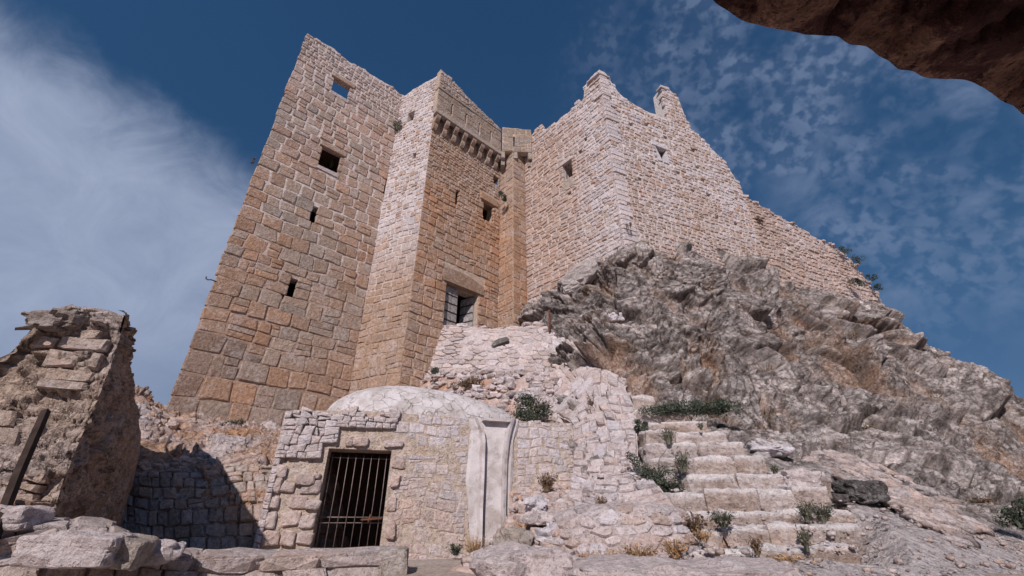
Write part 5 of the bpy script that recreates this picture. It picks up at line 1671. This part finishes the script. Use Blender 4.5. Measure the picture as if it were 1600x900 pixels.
# ================================================================== low foreground wall
FW = Patch([
    [(-200, 910, 6.2), (20, 820, 6.4), (150, 820, 6.6), (215, 845, 6.9), (270, 858, 7.1), (360, 862, 7.5), (500, 859, 7.9), (628, 856, 8.2)],
    [(-240, 930, 4.4), (18, 828, 5.0), (150, 828, 5.3), (212, 856, 5.6), (270, 873, 5.9), (360, 876, 6.3), (500, 871, 6.8), (630, 866, 7.15)],
    [(-260, 1000, 4.4), (0, 872, 4.95), (140, 872, 5.22), (205, 890, 5.5), (262, 895, 5.82), (355, 895, 6.25), (500, 890, 6.75), (631, 884, 7.1)],
    [(-300, 1100, 4.3), (-40, 990, 4.9), (110, 980, 5.15), (185, 975, 5.45), (245, 965, 5.78), (345, 955, 6.2), (500, 945, 6.7), (632, 935, 7.05)],
])
fw = empty('low_wall', (-3, 6, -.7), 'low wall of big weathered blocks along the bottom left', 'wall')
patch_obj('wall', FW, 220, 70, bumpy(.04, 2.4, PALE * .80, .2, 43), 'rubble', fw)
mas = Masonry(fw, 'rubble', name='block', limit=100)
fcol = lambda p, R: jcol(blend((1, PALE * .90), (R.random() * .9, GREYT * 1.2), (R.random() * .5, TAN)), R, .1)
mas.lay(FW, courses(.05, FW.lu - .02, .05, FW.lv - .05, lambda u, v: .40, [], warp=.03, jit=.07, asp=(1.0, 2.0), seed=101, split=.05), .016, .07, fcol, dome=.5, back=.2)
mas.build()
P, Fc = rblock(pt(612, 893, 7.3), (.42, .7, .60), .2, 9, 9, .03, 3); b = Bag(); b.add(P, Fc, GREYT); b.obj('end_block', 'rubble', fw, smooth=False)
rocks('boulder', [
    (122, 858, 4.95, (.80, .5, .27), .18, 12, .022, 41, (.05, .03), PALE * .95, 'big squared pale grey block on the low wall below the ruin'),
    (190, 860, 5.15, (.48, .45, .27), .25, 10, .03, 43, (.05, .12), GREYT * 1.05, 'darker grey squared block beside the big pale block on the low wall'),
    (238, 866, 5.5, (.55, .4, .18), .35, 4, .07, 45, (.1, -.2), PALE, 'tilted pale flat stone lying on the low wall'),
    (215, 850, 5.55, (.20, .2, .14), .35, 4, .07, 47, (.1, -.2), PALE, 'small pale stone between the grey block and the tilted flat stone'),
    (22, 808, 5.0, (.50, .4, .22), .1, 6, .04, 49, (0, .08), PALE * .9, 'squared stone under the leaning post at the left edge'),
    (35, 788, 5.2, (.42, .35, .09), .1, 6, .04, 51, (0, .08), TAN * 1.05, 'thin tan slab on the squared stone at the foot of the ruin'),
], 'rubble', 14, .4)

# ================================================================== rock vault overhead
ov = empty('rock_arch', (1.0, -1.0, 1.4), 'dark underside of a rough stone arch in the top right corner', 'arch')
edge_px = [(1098, -14), (1140, 14), (1180, 33), (1225, 44), (1265, 47), (1300, 52), (1345, 72), (1400, 104), (1450, 117), (1500, 120), (1550, 145), (1600, 183), (1660, 240), (1740, 330)]
H = 1.35
edge = []
for (x, y) in edge_px:
    d = pdir(x, y); p = d * (H / d[2]); edge.append(p)
x0e, y0e = edge[0][0], edge[0][1]
left = [np.array([-3.6 + (x0e + 3.6) * k / 8, .60 + (y0e - .60) * (k / 8) ** 3, H]) for k in range(8)]
line = left + edge
line = np.array(line)
ss = np.concatenate([[0], np.cumsum(np.linalg.norm(np.diff(line, axis=0), axis=1))])
tt = np.linspace(0, ss[-1], 520)
ln = np.stack([np.interp(tt, ss, line[:, i]) for i in range(3)], -1)
ln[:, 1] += .012 * n1d(tt, 3, 6.0) + .008 * n1d(tt, 5, 17.0)
rows = []
for k in range(90):
    q = k / 89
    if q < .62:                                   # underside, from far behind the camera to the lip
        s_ = q / .62
        P = ln.copy(); P[:, 1] = lerp(-2.6, ln[:, 1], s_ ** .5)
        P[:, 2] = H + .35 * (1 - s_) + .07 * fbm(P, 1.3, 4, 3) * min(1, (1 - s_) * 10 + .02) - .02 * s_
        f1, f2, idv = worley(P * np.array([1, 1, .2]), 3.6, 8)
        P[:, 2] += ((idv - .5) * .09 + np.clip(.12 - (f2 - f1), 0, 1) * .4) * min(1, (1 - s_) * 8)
    else:                                         # lip and weathered top
        s_ = (q - .62) / .38
        P = ln.copy(); a = s_ * math.pi / 2
        P[:, 1] = ln[:, 1] - (1 - math.cos(a)) * 2.2; P[:, 2] = H + math.sin(a) * .55
        P = P + .03 * np.stack([P[:, 0] * 0, gnoise(P, 3, 2), gnoise(P, 3, 4)], -1) * min(1, s_ * 6)
    rows.append(P)
P = np.array(rows); nb_, na_ = P.shape[:2]
idx = np.arange(na_ * nb_).reshape(nb_, na_)
Fc = np.stack([idx[:-1, :-1], idx[:-1, 1:], idx[1:, 1:], idx[1:, :-1]], -1).reshape(-1, 4)
mesh_obj('vault', P.reshape(-1, 3), Fc, 'cave', ov, smooth=True)
b = Bag()
for (c_, s_, nm_) in (((3.5, -.9, 0), (.9, 3.6, 3.4), 'pier'), ((-3.8, -1.1, 0), (.8, 3.4, 3.4), 'pier'), ((-.2, -3.05, 0), (6.6, .6, 3.38), 'back_wall')):
    b = Bag(); b.add(*box(c_, s_)); b.obj(nm_, 'cave', ov, smooth=False)

# ================================================================== plants
def leafy(name, c, size, n, leaf, mat, label, seed, n_lobes=6, droop=0.0, group=None, cat='bush', rot=0.0):
    """bush of many small leaves spread over uneven lobes on thin stems"""
    R = np.random.RandomState(seed)
    c = np.asarray(c, float); size = np.asarray(size, float)
    lob = R.uniform(-1, 1, (n_lobes, 3)) * size * .36; lr = R.uniform(.35, .62, n_lobes)
    k = R.randint(0, n_lobes, n)
    d = R.normal(size=(n, 3)); d /= np.linalg.norm(d, axis=1)[:, None]
    rad = R.uniform(.15, 1, n) ** .5 * np.where(R.rand(n) < .15, R.uniform(1, 1.45, n), 1)
    p = lob[k] + d * (rad * lr[k])[:, None] * size * .55
    cr, sr = math.cos(rot), math.sin(rot)
    p[:, [0, 2]] = np.stack([p[:, 0] * cr - p[:, 2] * sr, p[:, 0] * sr + p[:, 2] * cr], -1)
    p += c
    a = R.normal(size=(n, 3)); a /= np.linalg.norm(a, axis=1)[:, None]
    b_ = np.cross(a, R.normal(size=(n, 3))); b_ /= np.linalg.norm(b_, axis=1)[:, None]
    L = leaf * R.uniform(.6, 1.4, n)[:, None]
    V = np.stack([p - a * L * .5, p + b_ * L * .28, p + a * L * .5, p - b_ * L * .28], 1).reshape(-1, 3)
    Fc = np.arange(4 * n).reshape(n, 4)
    Vs = [V]; Fs = [tuple(f) for f in Fc.tolist()]; m = 4 * n
    for i in range(n_lobes * 3):
        tip = lob[i % n_lobes] * R.uniform(1.0, 1.5) + R.normal(size=3) * size * .16 + np.array([0, 0, size[2] * .12])
        v, f = tube([c - np.array([0, 0, size[2] * .45]) + lob[i % n_lobes] * .3 * np.array([1, 1, 0]), c + tip * .5, c + tip], [.010, .006, .003], 3)
        Vs.append(v); Fs += [tuple(q + m for q in g) for g in f]; m += len(v)
    return mesh_obj(name, np.concatenate(Vs), Fs, mat, None, smooth=False, origin=c - np.array([0, 0, size[2] * .5]), label=label, cat=cat, group=group)


def tuft(name, c, h, spread, n, mat, label, seed, width=.010, cat='plant', group=None, lean=(0, 0)):
    """upright tuft of narrow curved blades"""
    R = np.random.RandomState(seed); V = []; Fc = []
    c = np.asarray(c, float)
    for i in range(n):
        an = R.uniform(0, 2 * math.pi); o = R.uniform(0, .22) * spread
        b0 = c + np.array([math.cos(an) * o, math.sin(an) * o, 0])
        hh = h * R.uniform(.45, 1.05); out = spread * R.uniform(.15, 1.0)
        dr = np.array([math.cos(an) * out + lean[0] * hh, math.sin(an) * out + lean[1] * hh, 0])
        sd = np.array([-math.sin(an + R.uniform(-1, 1)), math.cos(an), 0]) * width * R.uniform(.6, 1.3)
        for k in range(4):
            t = k / 3
            q = b0 + dr * t ** 1.5 + np.array([0, 0, hh * (t - .12 * t * t)])
            wk = sd * (1 - t * .85)
            V += [q - wk, q + wk]
        m = len(V) - 8
        for k in range(3): Fc.append((m + 2 * k, m + 2 * k + 1, m + 2 * k + 3, m + 2 * k + 2))
        if R.rand() < .6:                         # small leaflets along the blade
            for k in range(5):
                t = R.uniform(.3, 1); q = b0 + dr * t ** 1.5 + np.array([0, 0, hh * (t - .12 * t * t)])
                a = R.normal(size=3) * width * 2.6; b_ = R.normal(size=3) * width * 1.2
                V += [q, q + b_ + a * .5, q + a, q - b_ + a * .5]; m = len(V) - 4; Fc.append((m, m + 1, m + 2, m + 3))
    return mesh_obj(name, np.array(V), Fc, mat, None, smooth=False, origin=c, label=label, cat=cat, group=group)


leafy('bush', pt(838, 642, 12.4), (1.35, .6, .85), 3400, .055, 'leaf_dark', 'dark bush behind the right end of the domed roof', 1, 7, rot=-.3)
leafy('bush', pt(1080, 636, 10.8), (2.7, .55, .42), 2900, .05, 'leaf_dark', 'long low dark bush row across the top of the wide steps', 2, 16)
leafy('bush', pt(1128, 634, 11.0), (.7, .4, .42), 1100, .05, 'leaf_dark', 'dark rounded bush at the right end of the long bush row', 3, 4)
leafy('ivy', pt(1016, 736, 8.75), (1.0, .3, .42), 2600, .035, 'leaf_dark', 'dark green creeper running down beside the big stacked stones', 4, 7, cat='plant', rot=-.75)
leafy('bush', pt(1001, 664, 10.3), (.36, .25, .30), 600, .04, 'leaf_dark', 'small dark bush on the step beside the stacked stones', 5, 4)
leafy('bush', pt(728, 600, 15.0), (1.0, .4, .36), 900, .06, 'leaf_brown', 'flattened brown shrub on the rubble bank above the domed roof', 6, 6, rot=.2)
leafy('bush', pt(680, 578, 16.2), (.34, .3, .42), 500, .05, 'leaf_dark', 'small dark plant where the rubble bank meets the gate tower', 7, 3)
leafy('bush', pt(361, 662, 14.0), (.62, .4, .30), 700, .05, 'leaf_dark', 'dark low plant at the foot of the tall tan tower', 8, 4)
leafy('bush', pt(318, 687, 12.9), (.30, .3, .25), 260, .05, 'leaf_brown', 'brown plant clump on the bank below the tall tower', 9, 3)
leafy('bush', pt(622, 196, 17.7), (.55, .45, .75), 700, .06, 'leaf_grey', 'grey green shrub growing high in the corner between the two towers', 10, 5)
leafy('bush', pt(786, 306, 19.1), (.62, .4, .55), 900, .055, 'leaf_dark', 'dark plant hanging beside the pier under the parapet', 11, 5, rot=-.4)
leafy('bush', pt(1586, 803, 9.0), (.62, .45, .50), 1600, .04, 'leaf_dark', 'dark bush on the dusty slope at the right edge', 12, 6)
for i, (x, y, Y, s_, lb) in enumerate([(1318, 392, 22.0, .8, 'broad dark bush on the top of the curtain wall near its end'), (1342, 408, 22.4, .7, 'dark bush halfway down the sloping end of the curtain wall'),
                                       (1360, 432, 22.6, .55, 'small bush low on the sloping end of the curtain wall'), (1370, 450, 22.7, .5, 'lowest small bush at the end of the curtain wall')]):
    leafy('bush', pt(x, y, Y), (s_ * 1.15, .5, s_ * .75), 500, .055, 'leaf_dark', lb, 20 + i, 5, rot=-.6)
leafy('bush', pt(1338, 440, 21.6), (.7, .4, .7), 700, .07, 'leaf_dark', 'dark plant growing out of the face of the curtain wall', 30, 4, rot=-.8)
leafy('bush', pt(1182, 342, 19.4), (.7, .3, .3), 350, .06, 'leaf_brown', 'dry plant near the top of the curtain wall beside the corner tower', 31, 4, rot=-.4)
leafy('bush', pt(983, 352, 15.25), (.25, .2, .5), 260, .04, 'leaf_brown', 'dry brown plant on the corner edge of the right tower', 32, 3)
leafy('bush', pt(455, 205, 15.5), (.5, .3, .3), 350, .05, 'leaf_brown', 'withered plant in a joint near the left edge of the tall tower', 33, 4)
leafy('bush', pt(397, 252, 13.9), (.25, .2, .25), 200, .04, 'leaf_brown', 'tiny plant sticking out of the left edge of the tall tower', 34, 3)
leafy('bush', pt(580, 144, 19.2), (.4, .2, .35), 200, .05, 'leaf_brown', 'tiny dry plant on the tall tower right of its top window', 35, 3)
tuft('window_plant', pt(517, 262, 17.05), .75, .35, 60, 'leaf_grey', 'pale twiggy plant growing in the square window of the tall tower', 36, .012)
for i, (x, y, Y, h, sp, n, mat, lb) in enumerate([
        (1046, 695, 9.45, .42, .22, 90, 'leaf_grey', 'green grey tuft on the upper steps left of the centre'),
        (1070, 738, 8.75, .46, .20, 110, 'leaf_grey', 'tall bushy tuft on the middle steps under the upper tuft'),
        (1132, 824, 7.3, .26, .24, 130, 'leaf_grey', 'round green tuft on the second lowest step'),
        (1262, 814, 7.5, .34, .16, 80, 'leaf_grey', 'left part of the twin tufts at the right end of a low step'),
        (1288, 814, 7.5, .30, .26, 110, 'leaf_grey', 'spreading tuft at the right end of a low step beside the dark boulder'),
        (1088, 836, 7.2, .30, .20, 130, 'leaf_brown', 'reddish brown tuft beside the round platform'),
        (1184, 868, 6.6, .26, .12, 60, 'leaf_brown', 'small brown twig plant on the lowest steps'),
        (1262, 862, 6.8, .34, .10, 80, 'leaf_grey', 'narrow upright tuft near the right end of the lowest steps'),
        (855, 768, 10.1, .42, .24, 120, 'leaf_brown', 'olive brown tuft at the foot of the house wall beside the stacked stones'),
        (1096, 672, 9.9, .2, .1, 40, 'leaf_grey', 'tiny tuft at the left of the top step stones'),
        (1213, 742, 8.9, .22, .14, 60, 'leaf_grey', 'small tuft at the right end of the middle steps'),
        (925, 640, 11.9, .34, .12, 50, 'leaf_brown', 'thin brown tuft on the big stones at the top of the stairway'),
        (940, 800, 7.9, .3, .15, 60, 'leaf_brown', 'thin brown tuft growing behind the round platform'),
        (712, 868, 9.6, .22, .2, 90, 'leaf_dark', 'dark small plant at the foot of the house wall left of the drain channel'),
        (1535, 786, 10.2, .12, .4, 60, 'leaf_brown', 'flat dry plant on the slope left of the dark bush'),
        (1318, 800, 8.1, .10, .12, 30, 'leaf_brown', 'dry scrap of plant under the dark boulder'),
        (1445, 700, 13.0, .3, .4, 80, 'leaf_brown', 'dry plant in a cleft of the slope above the scree'),
        (1360, 676, 13.4, .3, .35, 80, 'leaf_brown', 'dry grass patch in the middle of the rocky slope'),
        (1300, 475, 20.3, .5, .5, 80, 'leaf_brown', 'dry shrub where curtain wall meets rock'),
        (1052, 410, 15.6, .35, .4, 70, 'leaf_brown', 'dry shrub at the foot of the corner tower on the right side')]):
    tuft('grass_tuft', pt(x, y, Y), h, sp, n, mat, lb, 50 + i, .008 if Y < 10 else .011, group='plant tufts on steps and slopes')
for i, (x, y, Y, h, sp, n, lb) in enumerate([
        (742, 872, 8.9, .40, .35, 160, 'dry straw grass at the foot of the white drain channel'),
        (935, 892, 6.55, .26, .30, 160, 'dry straw grass at the left foot of the round platform'),
        (1000, 876, 6.6, .24, .35, 160, 'dry straw grass at the middle foot of the round platform'),
        (1056, 872, 6.75, .28, .30, 160, 'dry straw grass at the right foot of the round platform'),
        (1232, 880, 6.5, .12, .38, 140, 'flat dry straw on the dusty path below the steps'),
        (1100, 846, 7.0, .18, .18, 80, 'orange dry straw right of the round platform'),
        (820, 830, 8.3, .18, .25, 80, 'dry straw on the orange earth beside the drain channel')]):
    tuft('dry_grass', pt(x, y, Y), h, sp, n, 'straw', lb, 90 + i, .006, cat='grass', group='dry grass clumps')
# dry grass scattered in the clefts of the crag
R = np.random.RandomState(3); V = []; Fc = []
for i in range(80):
    a, bq = R.uniform(.05, .8), R.uniform(.52, .88)
    c = HILL.pos(np.array(a), np.array(bq)) + HILL.nor(np.array(a), np.array(bq)) * .05
    if gnoise(c[None], .6, 90)[0] < .05: continue
    for j in range(26):
        q = c + R.uniform(-1, 1, 3) * np.array([.25, .25, .1]); t = q + R.normal(size=3) * .10 + np.array([0, -.05, .2]); s_ = R.normal(size=3) * .010
        V += [q - s_, q + s_, t]; m = len(V) - 3; Fc.append((m, m + 1, m + 2))
mesh_obj('crag_grass', np.array(V), Fc, 'leaf_brown', None, smooth=False, origin=(5, 13, 5), kind='stuff', label='sparse dry brown grass in the clefts of the crag', cat='grass')

# ================================================================== iron bits
V, Fc = tube([pt(858, 518, 15.9), pt(859, 500, 15.9), pt(858, 484, 15.9)], .045, 4)
b = Bag(); b.add(V, Fc); b.obj('iron_post', 'rust', None, smooth=False, label='short rusty iron post standing at the end of the rubble bank below the pier', cat='post')
hk = LEFT(0, 0, 0)
p0 = pt(330, 437, 13.95)
V, Fc = tube([p0 + np.array([.15, .2, 0]), p0, p0 + np.array([-.10, -.03, -.02]), p0 + np.array([-.17, -.05, .02]), p0 + np.array([-.18, -.05, .10])], .022, 5)
b = Bag(); b.add(V, Fc); b.obj('iron_hook', 'iron_dark', None, label='small iron hook sticking out of the left edge of the tall tower', cat='hook')
